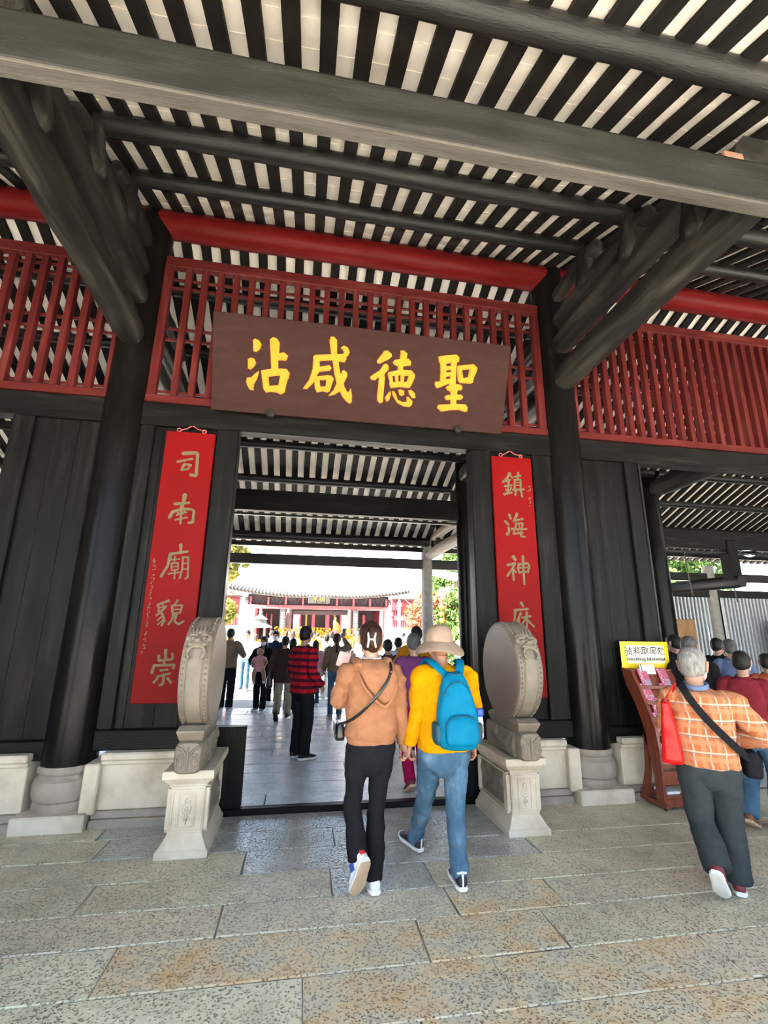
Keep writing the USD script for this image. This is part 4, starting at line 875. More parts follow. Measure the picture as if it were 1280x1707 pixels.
# ------------------------------------------------------------------ people
def cloth(name, col, rough=.85, **k):
    c = np.array(col, float)
    return mat(name, [(.3, tuple(c * .85)), (.7, tuple(np.minimum(c * 1.1, 1)))], rough, k.pop('scale', 18), obj=True, bump=k.pop('bump', .15), bscale=k.pop('bscale', 260), bdist=.002, spec=k.pop('spec', .06), sheen=k.pop('sheen', .0), **k)
for nm, c in dict(skin=(.36, .195, .128), skin_tan=(.28, .13, .078)).items():
    mat(nm, [(.3, tuple(np.array(c) * .92)), (.7, tuple(np.array(c) * 1.06))], .5, 14, obj=True, bump=.06, bscale=120, bdist=.002)
for nm, a, b in (('hair_black', (.007, .006, .006), (.02, .017, .016)), ('hair_brown', (.018, .007, .005), (.045, .02, .013)), ('hair_grey', (.10, .095, .088), (.30, .285, .265)), ('hair_dark_grey', (.035, .034, .033), (.12, .115, .11))):
    mat(nm, [(.3, a), (.7, b)], .5, 60, (1, 1, .22), 4, .45, 110, (1, 1, .2), .004, obj=True, spec=.18)
mat('eye_dark', (.02, .015, .012), .2, obj=True)
mat('lip', (.36, .12, .09), .5, obj=True)
cloth('mask_white', (.70, .74, .80), bump=.05)
CL = dict(beige=(.315, .138, .070), black_cloth=(.012, .012, .014), mustard=(.54, .235, .001), charcoal=(.035, .042, .045), maroon=(.20, .022, .03), tan_grey=(.20, .155, .11), brown_jacket=(.045, .028, .022), khaki=(.30, .26, .20), pink_top=(.55, .17, .23), baby_pink=(.62, .30, .33), tan_top=(.22, .15, .10), purple=(.13, .035, .12), magenta=(.28, .006, .06), ochre=(.40, .16, .008), plum=(.07, .045, .06), pale_blue=(.55, .65, .74), blue_shirt=(.12, .16, .27), black_jacket=(.012, .011, .013), white_cloth=(.72, .72, .72), navy=(.02, .03, .07), tan_hat=(.30, .215, .155), light_grey=(.45, .45, .44), rust=(.35, .08, .03))
for nm, c in CL.items():
    cloth(nm, c)
mat('jeans', [(.25, (.028, .062, .105)), (.5, (.055, .115, .18)), (.8, (.17, .27, .37))], .85, 5.5, (1.2, 1, .7), 5, .2, 300, obj=True, bdist=.002, spec=.08)
mat('jeans_dark', [(.3, (.02, .045, .085)), (.7, (.05, .10, .16))], .85, 7, obj=True, bump=.2, bscale=300, bdist=.002, spec=.08)
mat('rubber_white', (.72, .72, .69), .55, obj=True)
mat('rubber_tan', (.50, .36, .23), .6, obj=True)
mat('shoe_black', (.013, .013, .015), .6, obj=True)
mat('shoe_white', [(.3, (.62, .64, .68)), (.7, (.78, .80, .82))], .5, 20, obj=True)
mat('shoe_maroon', (.16, .02, .028), .6, obj=True)
mat('shoe_grey', (.2, .2, .2), .6, obj=True)
mat('shoe_brown', (.2, .07, .03), .6, obj=True)
mat('backpack_cyan', [(.3, (.0, .12, .225)), (.7, (.0, .155, .28))], .6, 8, obj=True, bump=.25, bscale=24, bdist=.006, spec=.1)
mat('backpack_dark', (.0, .045, .075), .6, obj=True)
mat('black_leather', (.011, .010, .010), .3, obj=True)
mat('red_gloss', [(.3, (.50, .003, .004)), (.7, (.58, .006, .006))], .25, 6, obj=True, bump=.2, bscale=9, bdist=.01, spec=.2)
mat('accent_blue', (.01, .06, .4), .4, obj=True)
mat('accent_red', (.6, .03, .03), .4, obj=True)
mat('clip_silver', (.36, .31, .25), .3, metal=.3, obj=True)
mat('pink_gloss', [(.3, (.70, .36, .34)), (.7, (.82, .50, .47))], .4, 40, obj=True)

def grid_cloth(name, base, lines, fx, fz, rough=.85, zlines=None):
    """Woven checks: soft bands across object x (plus y) and z."""
    n = {'tc': ('texture_coordinate', {}), 'sx': ('separate_xyz', {}), 'p': ('principled_bsdf', {'roughness': rough, 'specular_ior_level': .06})}
    l = [('tc.object', 'sx.vector')]
    prev = None
    n['c0'] = ('color', {'value': base}); prev = 'c0.color'
    k = 0
    n['h'] = ('math', {'math_type': 'multiply_add', 'value2': .35}); l += [('sx.y', 'h.value1'), ('sx.x', 'h.value3')]
    for axis, f, ln_ in (('h.value', fx, lines), ('sx.z', fz, zlines or lines)):
        for (off, wd, col, fac) in ln_:
            a, b, c, d, e = (f'm{k}{q}' for q in 'abcde')
            n[a] = ('math', {'math_type': 'multiply_add', 'value2': f, 'value3': off + 40})
            n[b] = ('math', {'math_type': 'fraction'})
            n[c] = ('math', {'math_type': 'less_than', 'value2': wd})
            n[d] = ('math', {'math_type': 'multiply', 'value2': fac})
            n[e] = ('mix', {'color2': col})
            l += [(axis, a + '.value1'), (a + '.value', b + '.value1'), (b + '.value', c + '.value1'), (c + '.value', d + '.value1'), (d + '.value', e + '.fac'), (prev, e + '.color1')]
            prev = e + '.color'
            k += 1
    l.append((prev, 'p.base_color'))
    usdkit.material(stage, '/World/Looks/' + name, n, l, surface='p.BSDF')
grid_cloth('orange_plaid', (.38, .120, .048), [(0, .30, (.45, .20, .10), .7), (.5, .12, (.54, .41, .29), .7), (.535, .05, (.12, .13, .16), .75)], 11.0, 10.0)
grid_cloth('red_plaid', (.40, .010, .018), [(0, .30, (.10, .008, .014), .45), (.6, .05, (.30, .02, .03), .3)], 7.0, 11.5, zlines=[(0, .46, (.012, .008, .02), .9), (.18, .08, (.20, .012, .02), .6)])
def stripes(name, c1, c2, f):
    n = {'tc': ('texture_coordinate', {}), 'sx': ('separate_xyz', {}), 'a': ('math', {'math_type': 'multiply_add', 'value2': f, 'value3': 40}), 'b': ('math', {'math_type': 'fraction'}), 'c': ('math', {'math_type': 'less_than', 'value2': .5}),
         'm': ('mix', {'color1': c1, 'color2': c2}), 'p': ('principled_bsdf', {'roughness': .85, 'specular_ior_level': .06})}
    usdkit.material(stage, '/World/Looks/' + name, n, [('tc.object', 'sx.vector'), ('sx.z', 'a.value1'), ('a.value', 'b.value1'), ('b.value', 'c.value1'), ('c.value', 'm.fac'), ('m.color', 'p.base_color')], surface='p.BSDF')
stripes('pink_stripe', (.55, .20, .25), (.62, .40, .42), 28)

V = lambda *a: np.array(a, float)
def super_ring(c, rx, ry, n=24, e=.82, turn=0.0, lean=0.0):
    a = np.arange(n) * 2 * pi / n
    x = np.sign(np.cos(a)) * np.abs(np.cos(a)) ** e * rx
    y = np.sign(np.sin(a)) * np.abs(np.sin(a)) ** e * ry
    ct, st = math.cos(turn), math.sin(turn)
    return np.stack([c[0] + x * ct - y * st, c[1] + x * st + y * ct, c[2] + y * lean + 0 * x], -1)
def basis(d, side):
    d = d / np.linalg.norm(d)
    s = side - d * (side @ d); s /= np.linalg.norm(s)
    return d, s, np.cross(d, s)
def hand(w, d, thumb_side, back, curl=.5, k=1.0):
    """Hand from the wrist w along d; thumb towards thumb_side; the fingers curl away from `back`. Returns hulls."""
    d, t, _ = basis(V(*d), V(*thumb_side))
    b = V(*back); b = b - d * (b @ d) - t * (b @ t); b /= max(np.linalg.norm(b), 1e-6)
    w = V(*w)
    pt = lambda u, v, z: w + (d * u + t * v - b * z) * k
    hs = [hull([(pt(-.03, 0, 0), .026 * k), (pt(.0, 0, 0), .023 * k)]), hull([(pt(0, .012, 0), .017 * k), (pt(0, -.014, 0), .016 * k), (pt(.075, .03, 0), .0125 * k), (pt(.07, -.032, 0), .0115 * k), (pt(.04, .0, .006), .018 * k)])]
    for i, (v, L) in enumerate(((.030, .070), (.010, .078), (-.011, .072), (-.031, .056))):
        p = pt(.076 - abs(i - 1) * .004, v, 0)
        ang = 0.0
        r = .0088 - .0006 * (i == 3)
        for j, f in enumerate((.46, .31, .25)):
            ang += curl * (.75 + .15 * j)
            q = p + (d * math.cos(ang) - b * math.sin(ang)) * L * f * k
            hs.append(hull([(p, r * k), (q, (r - .0008) * k)]))
            p = q; r -= .0006
    p0, p1 = pt(.018, .022, .006), pt(.048, .046, .016)
    p2 = p1 + (d * .8 + t * (.35 - .5 * curl) - b * .5 * curl) * .032 * k
    p3 = p2 + (d * .85 - t * .3 * curl - b * .6 * curl) * .026 * k
    hs += [hull([(p0, .013 * k), (p1, .0105 * k)]), hull([(p1, .0105 * k), (p2, .0095 * k)]), hull([(p2, .0095 * k), (p3, .0082 * k)])]
    return hs
def shoe_meshes(L=.27, W=.094):
    """Upper and sole of a low sneaker: heel at y=-.07, toe forward, ground at z=0, ankle over the origin."""
    ys = np.array([-.075, -.06, -.03, .02, .07, .12, .16, .185, .197]) * L / .27
    hw = np.array([.022, .034, .038, .038, .043, .047, .042, .028, .01]) * W / .094
    top = np.array([.075, .092, .098, .098, .078, .058, .047, .04, .034])
    n = 16
    a = np.arange(n) * 2 * pi / n
    up_, so = [], []
    for y, w, h in zip(ys, hw, top):
        z0 = .018
        up_.append(np.stack([np.sign(np.cos(a)) * np.abs(np.cos(a)) ** .75 * w, np.full(n, y), z0 + (h - z0) * (np.sin(a) * .5 + .5)], -1))
        lift = .012 if y > .15 else (.004 if y < -.05 else 0)
        so.append(np.stack([np.sign(np.cos(a)) * np.abs(np.cos(a)) ** .5 * (w + .005), np.full(n, y * 1.02), lift + .014 + np.sign(np.sin(a)) * np.abs(np.sin(a)) ** .5 * .014], -1))
    return rings_mesh(up_), rings_mesh(so)
_SU, _SS = shoe_meshes()
def head_mesh(c, R, neck, res, k=1.0):
    pcs = [ball((0, -.012, .022), (.074, .092, .09)), ball((0, .016, -.028), (.061, .073, .085))]
    pcs.append(hull([((.036, .02, -.075), .022), ((-.036, .02, -.075), .022), ((0, .058, -.095), .019)]))
    pcs.append(hull([((0, .082, .012), .008), ((0, .099, -.026), .0115), ((.01, .086, -.03), .008), ((-.01, .086, -.03), .008)]))
    for s in (-1, 1):
        pcs.append(hull([((s * .074, -.004, .012), .011), ((s * .087, -.018, .020), .010), ((s * .078, -.010, -.035), .009)]))
    out = []
    for p in pcs:
        m = unmani(p) if isinstance(p, m3.Manifold) else p
        out.append(move(m, R * k, c))
    out.append(limb([c + R @ V(0, -.025, -.05) * k, (c + R @ V(0, -.03, -.1) * k) * .6 + .4 * neck, neck + V(0, 0, .0), neck - V(0, 0, .05)], [.055 * k, .052 * k, .06 * k, .075 * k], 14, 3))
    return out
def hair_mesh(style, c, R, k, res, seed):
    b = [ball((0, -.014, .034), (.083, .102, .089)), ball((0, -.036, -.008), (.080, .082, .088))]
    if style == 'bun':
        b += [ball((0.0, -.10, .005), (.058, .04, .085)), ball((.0, -.085, -.045), (.05, .042, .05))]
    w = m3.Manifold.batch_boolean([mani(p) for p in b], m3.OpType.Add)
    w = w.trim_by_plane((0, -.8, .6), -.035)
    w = w.trim_by_plane((0, -.45, .9), -.036 if style == 'short' else -.07)
    ms = [unmani(w)]
    if style == 'long':
        ms.append(rings_mesh([super_ring((0, y, z), rx, ry, 18) for z, y, rx, ry in ((.03, -.03, .082, .09), (-.06, -.045, .088, .075), (-.14, -.065, .088, .05), (-.22, -.075, .075, .035), (-.28, -.08, .045, .02))]))
    if style == 'pony':
        ms.append(limb([(0, -.09, .03), (0, -.15, -.02), (0, -.155, -.14), (0, -.14, -.28)], [.025, .035, .034, .012], 10))
    m = fuse([move(x, R * k, c) for x in ms], res, 3, (.007, (30, 30, 12), seed))
    return m
def person(label, loc, rz=0.0, h=1.66, J=None, mats=None, hair='short', res=.03, hem=None, group=None, sleeve='long', fold=.012, head_yaw=0.0, head_pitch=0.0, loose=1.0, leg_r=(.092, .068, .062), mask=False, skin='skin', curl=(.5, .5), hand_side=(None, None), hands=True, foot=None, cat_='person', waist=1.0, torso=None, hk=1.0, name='person', flare=None, seed=1, collar=True, hand_dir=(None, None)):
    t = thing(name, label, cat_, loc, rz, group)
    k = h / 1.68
    base = dict(head=(0, .012, 1.562), neck=(0, -.015, 1.405), sh=(.165, -.015, 1.365), el=(.215, -.035, 1.10), wr=(.225, .045, .865), hip=(.085, 0, .90), kn=(.09, .025, .49), an=(.09, -.01, .085))
    j = {}
    for q, v in base.items():
        if q in ('head', 'neck'):
            j[q] = V(*v) * k
        else:
            j[q + 'R'] = V(*v) * k
            j[q + 'L'] = V(-v[0], v[1], v[2]) * k
    for q, v in (J or {}).items():
        j[q] = V(*v)
    mt = dict(top='black_cloth', pants='black_cloth', shoe='shoe_black', sole='rubber_white', hair='hair_black')
    mt.update(mats or {})
    Rh = rotz(head_yaw) @ rotx(head_pitch)
    hem = .86 * k if hem is None else hem
    pel = (j['hipL'] + j['hipR']) / 2
    chest = (j['shL'] + j['shR']) / 2
    shw = np.linalg.norm(j['shL'][:2] - j['shR'][:2]) / 2
    tw = math.atan2(j['shR'][1] - j['shL'][1], j['shR'][0] - j['shL'][0])
    # body: one continuous surface
    kh = k * hk
    bp = head_mesh(j['head'], Rh, j['neck'], res, kh)
    tc = lambda f: pel * (1 - f) + chest * f
    bp.append(rings_mesh([super_ring(tc(f) + V(0, 0, dz), rx * k, ry * k, 18, turn=tw) for f, dz, rx, ry in ((-.1, 0, .12, .085), (.25, 0, .125, .085), (.7, 0, .14, .09), (1.0, .0, .12, .07), (1.0, .05 * k, .06, .05))]))
    for s, sd in (('L', -1), ('R', 1)):
        bp.append(limb([j['sh' + s], j['el' + s], j['wr' + s]], [.036 * k, .030 * k, .026 * k], 10))
        bp.append(limb([j['hip' + s], j['kn' + s], j['an' + s] + V(0, 0, .03)], [.062 * k, .040 * k, .032 * k], 10))
    body = fuse(bp, max(res, .016), 4)
    hd = []
    if hands:
        for i, (s, sd) in enumerate((('L', -1), ('R', 1))):
            d = j['wr' + s] - j['el' + s]
            dd = hand_dir[i] if hand_dir[i] is not None else d
            ts, bk = hand_side[i] if hand_side[i] is not None else ((0.25 * sd * -1, 1, 0), (sd, 0, 0))
            hs = hand(j['wr' + s], dd, ts, bk, curl[i], k)
            hm = m3.Manifold.batch_boolean([x for x in hs], m3.OpType.Add).refine_to_length(.008 if res < .022 else .014)
            hd.append(smooth_mesh(unmani(hm), 3 if res < .022 else 2))
        body = unmani(m3.Manifold.batch_boolean([mani(body)] + [mani(x) for x in hd], m3.OpType.Add))
    bd = part(t, 'body', body, skin, smooth=60)
    part(bd, 'eye', cat(*[move(ball((s * .03, .078, .002), (.012, .008, .007), 1), Rh * kh, j['head']) for s in (-1, 1)]), 'eye_dark', smooth=True, kind='stuff')
    if not mask:
        part(bd, 'mouth', move(ball((0, .083, -.062), (.022, .006, .006), 1), Rh * kh, j['head']), 'lip', smooth=True)
    if hair:
        part(t, 'hair', hair_mesh(hair, j['head'], Rh, kh, max(res, .012), seed), mt['hair'], smooth=60)
    if mask:
        w = mani(fuse([ball((0, .035, -.05), (.066, .068, .058), 3)], 0, 0)).trim_by_plane((0, 1, .1), .03)
        part(t, 'face_mask', move(unmani(w), Rh * kh, j['head']), 'mask_white', smooth=40)
        part(t, 'mask_strap', cat(*[move(tube([(s * .062, .045, -.04), (s * .082, .0, .0), (s * .083, -.02, .02)], .0025, 6), Rh * kh, j['head']) for s in (-1, 1)]), 'mask_white', smooth=True, kind='stuff')
    # top
    hemc = pel + (chest - pel) * ((hem - pel[2]) / max(chest[2] - pel[2], .1))
    T = torso or ((0, .172, .125), (.04, .176, .128), (.3, .165, .118), (.62, .178, .128), (.86, .172, .116))
    rings = []
    for f, rx, ry in T:
        c = hemc + (chest - hemc) * f
        rings.append(super_ring(c, rx * k * loose * (1 if f < .8 else shw / (.165 * k)), ry * k * loose, 26, .8, tw))
    nk = j['neck']
    rings.append(super_ring(chest + V(0, 0, .018 * k), .155 * shw / .165, .098 * k, 26, .9, tw))
    rings.append(super_ring(chest * .5 + nk * .5 + V(0, 0, .012 * k), .112 * shw / .165, .085 * k, 26, .9, tw))
    rings.append(super_ring(nk + V(0, 0, .002), .078 * k, .07 * k, 26, .9, tw, .15))
    rings.append(super_ring(nk + V(0, 0, .022), .064 * k, .062 * k, 26, 1, tw, .25))
    tp = [rings_mesh(rings)]
    sl = {'long': (1.0, .05), 'short': (.45, .07)}[sleeve]
    for s in 'LR':
        a, b, c = j['sh' + s], j['el' + s], j['wr' + s]
        u = (b - a) / np.linalg.norm(b - a)
        if sleeve == 'long':
            inw = (chest - a) * .42 + V(0, 0, .012 * k)
            tp.append(limb([a + inw, a + inw * .45 - V(0, 0, .012), a + u * .05 * k, a + (b - a) * .5, b, b + (c - b) * .55, c + (c - b) * .02], [.045 * k, .066 * k, .073 * k * loose, .067 * k * loose, .060 * k * loose, .055 * k * loose, .044 * k * loose], 16))
        else:
            inw = (chest - a) * .42 + V(0, 0, .012 * k)
            tp.append(limb([a + inw, a + u * .05 * k, a + (b - a) * .45, a + (b - a) * .8], [.045 * k, .073 * k * loose, .07 * k * loose, .068 * k * loose], 16))
    top = fuse(tp, res, 5, (fold, (9, 9, 16), seed + 3))
    tp_ = part(t, 'top', top, mt['top'], smooth=70)
    if collar:
        part(tp_, 'collar', tube([nk + V(.068 * k * math.cos(a) * math.cos(tw) , .066 * k * math.sin(a), .012 + .016 * math.sin(a)) for a in np.linspace(0, 2 * pi, 22)], .0095, 8), mt.get('collar', mt['top']), smooth=True)
    # trousers
    fl = flare or leg_r[2]
    wz = hem + .06 * k
    pt_ = [rings_mesh([super_ring(V(pel[0], pel[1], z), rx * k * waist, ry * k * waist, 22, .85, tw) for z, rx, ry in ((wz, .15, .11), (pel[2], .168, .120), (pel[2] - .07 * k, .170, .118), (pel[2] - .13 * k, .14, .100), (pel[2] - .17 * k, .09, .08), (pel[2] - .20 * k, .04, .05))])]
    for s in 'LR':
        hq, kq, aq = j['hip' + s], j['kn' + s], j['an' + s]
        pt_.append(limb([hq + V(0, 0, -.02), hq * .5 + kq * .5, kq, kq * .45 + aq * .55, aq + (aq - kq) * .06], [(leg_r[0] * k, leg_r[0] * 1.24 * k), ((leg_r[0] * .55 + leg_r[1] * .45) * k, (leg_r[0] * .62 + leg_r[1] * .45) * k), leg_r[1] * k, (leg_r[1] * .4 + fl * .6) * k, fl * k], 16))
    part(t, 'trousers', fuse(pt_, res, int(9 * max(1, .03 / res) ** 2), (fold * .5, (10, 10, 14), seed + 9)), mt['pants'], smooth=70)
    # shoes
    ft = foot or {}
    for s, sd in (('L', -1), ('R', 1)):
        yaw, pitch = ft.get(s, (-.12 * sd, 0.0))
        F = rotz(yaw) @ rotx(pitch)
        o = j['an' + s] - F @ V(0, 0, .085 * k)
        M = F * k
        sh_ = part(t, 'shoe', move(_SU, M, o), mt['shoe'], smooth=60)
        part(sh_, 'sole', move(_SS, M, o), mt['sole'], smooth=40)
        ft[s + '_frame'] = (M, o, sh_)
    return t, j, ft
# ------------------------------------------------------------------ the courtyard beyond: far hall, side walls, trees, lanterns
mat('hall_red', [(.3, (.17, .012, .02)), (.7, (.22, .02, .03))], .6, 3)
mat('hall_pink', [(.3, (.20, .04, .045)), (.7, (.25, .06, .06))], .6, 3)
mat('hall_dark', [(.3, (.022, .012, .013)), (.7, (.038, .02, .022))], .7, 3)
mat('hall_brown', [(.3, (.05, .024, .022)), (.7, (.075, .038, .034))], .6, 3)
mat('hall_interior', [(.3, (.03, .018, .02)), (.7, (.05, .03, .032))], .9, 3)
mat('hall_tile', [(.3, (.42, .42, .40)), (.7, (.55, .55, .52))], .7, 3)
mat('eave_tile', [(.3, (.028, .022, .019)), (.7, (.05, .042, .036))], .7, 8)
mat('whitewash', [(.3, (.66, .65, .62)), (.7, (.76, .75, .72))], .8, 3)
mat('ridge_green', [(.3, (.10, .17, .13)), (.7, (.30, .38, .33))], .5, 6)
mat('board_grey', [(.3, (.016, .015, .014)), (.7, (.024, .022, .02))], .6, 4)
mat('couplet_black', (.02, .018, .018), .5)
mat('bronze', [(.3, (.10, .10, .085)), (.7, (.18, .18, .15))], .5, 8)
mat('gold_leaf', [(.3, (.20, .085, .005)), (.7, (.28, .13, .01))], .4, 8)
mat('lantern_red', (.30, .004, .006), .5)
mat('bark', [(.3, (.14, .10, .075)), (.7, (.24, .19, .15))], .85, 14, bump=.4)
def leaf_mat(name, a, b):
    n = {'oi': ('geometry', {}), 'r': ('rgb_ramp', {'ramp': [(0, a), (1, b)]}), 'd': ('diffuse_bsdf', {}), 't': ('translucent_bsdf', {}), 'm': ('mix_closure', {'fac': .35})}
    usdkit.material(stage, '/World/Looks/' + name, n, [('oi.random_per_island', 'r.fac'), ('r.color', 'd.color'), ('r.color', 't.color'), ('d.BSDF', 'm.closure1'), ('t.BSDF', 'm.closure2')], surface='m.closure')
leaf_mat('leaf_green', (.08, .14, .04), (.30, .33, .15))
leaf_mat('leaf_dark', (.03, .09, .02), (.12, .22, .06))
leaf_mat('leaf_yellow', (.18, .17, .045), (.34, .29, .11))
leaf_mat('leaf_red', (.34, .10, .075), (.46, .33, .26))
leaf_mat('flower_mix', (.42, .10, .01), (.5, .38, .32))

HY = 33.0
def eave_lift(x):
    u = max(0.0, (abs(x - 1.35) - 1.6) / 4.6)
    return .47 * u ** 1.8
hl = thing('temple_hall', 'far red temple hall with curved tile roof and gold lettered board across the courtyard', 'building')
part(hl, 'terrace', box(-7, 9.6, HY - 1.5, HY + 5, -.05, .6, .02), 'whitewash')
n = 97
xs = np.linspace(-4.75, 7.6, n)
rf = []
for y, z, lf in ((HY - .0, 4.0, 1), (HY + 1.5, 4.62, .6), (HY + 3, 5.2, .35), (HY + 4.6, 5.72, .2)):
    rf.append([(1.35 + (x - 1.35) * (1 - .05 * (y - HY) / 4), y, z + eave_lift(x) * lf) for x in xs])
rf = np.array(rf)
k = rf.shape[0]
v = np.vstack([rf.reshape(-1, 3), rf.reshape(-1, 3) - [0, 0, .12]])
f = grid_faces(k, n, False)
part(hl, 'roof', trimesh.Trimesh(v, np.vstack([f, f[:, ::-1] + k * n]), process=False), 'hall_tile', smooth=40)
for i, x in enumerate(np.linspace(-4.7, 7.55, 53)):
    z = 4.03 + eave_lift(x)
    part(hl, 'eave_tile', cat(trimesh.creation.cylinder(.055, segment=[(x, HY - .06, z - .0), (x, HY + .9, z + .36)], sections=8)), 'eave_tile')
ms = []
for a, b in zip(xs[:-1], xs[1:]):
    za, zb = 3.96 + eave_lift(a), 3.96 + eave_lift(b)
    vv = [(a, HY - .02, za - .1), (b, HY - .02, zb - .1), (b, HY - .02, zb + .06), (a, HY - .02, za + .06), (a, HY + .05, za - .1), (b, HY + .05, zb - .1), (b, HY + .05, zb + .06), (a, HY + .05, za + .06)]
    ms.append(trimesh.convex.convex_hull(np.array(vv)))
part(hl, 'eave_board', unmani(m3.Manifold.batch_boolean([mani(m) for m in ms[::1]], m3.OpType.Add)), 'eave_tile')
part(hl, 'bracket_wall', box(-3.5, 6.2, HY + .45, HY + .6, 3.36, 4.1, .01), 'hall_dark')
for x in np.linspace(-3.3, 6.0, 9):
    if abs(x - 1.3) > .9:
        part(hl, 'bracket_post', box(x - .07, x + .07, HY + .2, HY + .46, 3.38, 3.9, .02), 'hall_pink')
        for s in (-1, 1):
            part(hl, 'bracket_scroll', tube([(x + s * (.12 + .28 * math.sin(u) * .9 + .1 * u * .2), HY + .35, 3.78 - .16 * u + .12 * math.cos(u * 2)) for u in np.linspace(0, 2.2, 10)], .035, 6), 'hall_brown', smooth=True)
for s, x in ((-1, -3.3), (1, 6.0)):
    for q in range(3):
        part(hl, 'corner_bracket', tube([(x, HY + .4, 3.5 + q * .12), (x + s * (.5 + .25 * q), HY + .1, 3.62 + q * .17), (x + s * (.8 + .28 * q), HY + .02, 3.82 + q * .17)], .05, 6), 'hall_brown')
part(hl, 'main_beam', box(-3.3, 6.05, HY + .2, HY + .45, 3.10, 3.37, .02), 'hall_pink')
part(hl, 'sign_board', box(.53, 2.02, HY - .06, HY + .02, 3.50, 3.97, .02), 'board_grey')
for c, wd in (('bu', '不'), ('huang', '煌')):
    part(hl, 'sign_character', lettering(STROKES[c], HY - .075, .015), 'gold_leaf', label='gold character', kind='stuff')
part(hl, 'back_wall', box(-3.0, 5.8, HY + 4.2, HY + 4.4, .5, 4.6, .02), 'hall_interior')
part(hl, 'side_partition', box(-3.05, -2.9, HY + .5, HY + 4.3, .5, 4.4, .02), 'hall_red'); part(hl, 'side_partition', box(5.7, 5.85, HY + .5, HY + 4.3, .5, 4.4, .02), 'hall_red')
for x in (-2.98, -.72, 3.45, 5.72):
    part(hl, 'pillar', lathe([(.2, .6), (.19, 3.12)], 16, (x, HY + .35, 0)), 'hall_brown' if abs(x - 1.35) < 3 else 'hall_pink', smooth=60)
for x in (-1.12, 3.82):
    b = part(hl, 'couplet_panel', box(x - .19, x + .19, HY + .05, HY + .12, .9, 3.08, .01), 'couplet_black')
    part(b, 'couplet_marks', lettering([([(x + q[0], z + q[1]), (x + q[2], z + q[3])], .05) for z in np.arange(1.1, 3.0, .24) for q in ((-.1, .07, .1, .06), (0, .1, -.02, -.08), (-.09, -.03, .1, -.05))], HY + .045), 'whitewash', kind='stuff')
part(hl, 'door_lintel', box(-.6, 3.5, HY + .95, HY + 1.1, 2.78, 3.05, .01), 'hall_dark')
for a, b, m in ((-.42, 0, 'whitewash'), (0, .1, 'hall_red'), (.85, 1.07, 'hall_red'), (1.81, 2.08, 'hall_red'), (2.82, 2.92, 'hall_red'), (2.92, 3.29, 'whitewash'), (-1.95, -1.84, 'hall_red'), (4.42, 4.6, 'hall_red'), (-2.3, -2.2, 'hall_red')):
    part(hl, 'lit_opening' if m == 'whitewash' else 'door_post', box(a, b, HY + .96, HY + 1.08, .6, 2.8, .01), m)  # the white panels stand for light coming through open doors
for x in (.47, 2.45):
    part(hl, 'gilt_screen', box(x - .06, x + .06, HY + 1.2, HY + 1.25, .8, 2.8, .01), 'gold_leaf')
def ridge(x0, x1, z, sgn):
    t = thing('roof_ridge', 'pale green ornamented ridge with fish finials on the %s of the far hall roof' % ('left' if sgn < 0 else 'right'), 'roof ridge')
    q = np.linspace(0, 1, 14)
    top = [(x0 + (x1 - x0) * u, z + .55 - .35 * math.sin(pi * u) ** .8 * .9 + .15 * abs(u - .5)) for u in q]
    lo = [(x0 + (x1 - x0) * u, z - .05) for u in q][::-1]
    part(t, 'ridge_wall', move(prism(top + lo, .2), [[1, 0, 0], [0, 0, -1], [0, 1, 0]], (0, HY + 4.7, 0)), 'whitewash')
    part(t, 'ridge_cap', tube([(a, HY + 4.6, b + .05) for a, b in top], .06, 8), 'ridge_green', smooth=60)
    for x, s in ((x0, -1), (x1, 1)):
        part(t, 'fish_finial', limb([(x - s * .05, HY + 4.6, z + .1), (x + s * .12, HY + 4.6, z + .5), (x + s * .05, HY + 4.6, z + .85), (x + s * .2, HY + 4.6, z + 1.1)], [.14, .12, .08, .03], 10), 'ridge_green', smooth=60)
    part(t, 'spike', tube([(x0 + .1 if sgn > 0 else x0 + .9, HY + 4.6, z + .4), (x0 - .15 if sgn > 0 else x0 + .85, HY + 4.6, z + 1.3)], .03, 6), 'ridge_green')
ridge(-4.6, -1.9, 5.72, -1); ridge(4.9, 7.65, 5.72, 1)
mr = single('main_ridge', box(-1.7, 4.7, HY + 4.5, HY + 4.7, 5.74, 6.15, .03), 'whitewash', 'whitewashed middle ridge of the far hall roof', 'roof ridge')
# side walls with red bars
for s, x0, x1, nm in ((-1, -9.5, -3.75, 'left'), (1, 5.95, 11.5, 'right')):
    t = thing('barred_wall', f'red barred courtyard wall above a white base on the {nm} of the far hall', 'wall')
    part(t, 'base_wall', box(x0, x1, 30.9, 31.2, -.05, 1.95, .02), 'whitewash')
    part(t, 'red_panel', box(x0, x1, 31.15, 31.2, 1.95, 3.75, .01), 'hall_pink')
    part(t, 'top_rail', box(x0, x1, 31.0, 31.16, 3.05, 3.6, .01), 'hall_red')
    part(t, 'middle_rail', box(x0, x1, 31.02, 31.16, 2.62, 2.7, .01), 'hall_red')
    for x in np.arange(x0 + .1, x1, .16):
        if -5.6 < x < 8.2:
            part(t, 'bar', box(x - .035, x + .035, 31.05, 31.12, 1.95, 3.06, .006), 'hall_red')
    part(t, 'coping', prism([(x0, 0), (x1, 0), (x1, .05), (x0, .05)], .1) if False else box(x0, x1, 30.7, 31.5, 3.74, 3.84, .03), 'eave_tile')
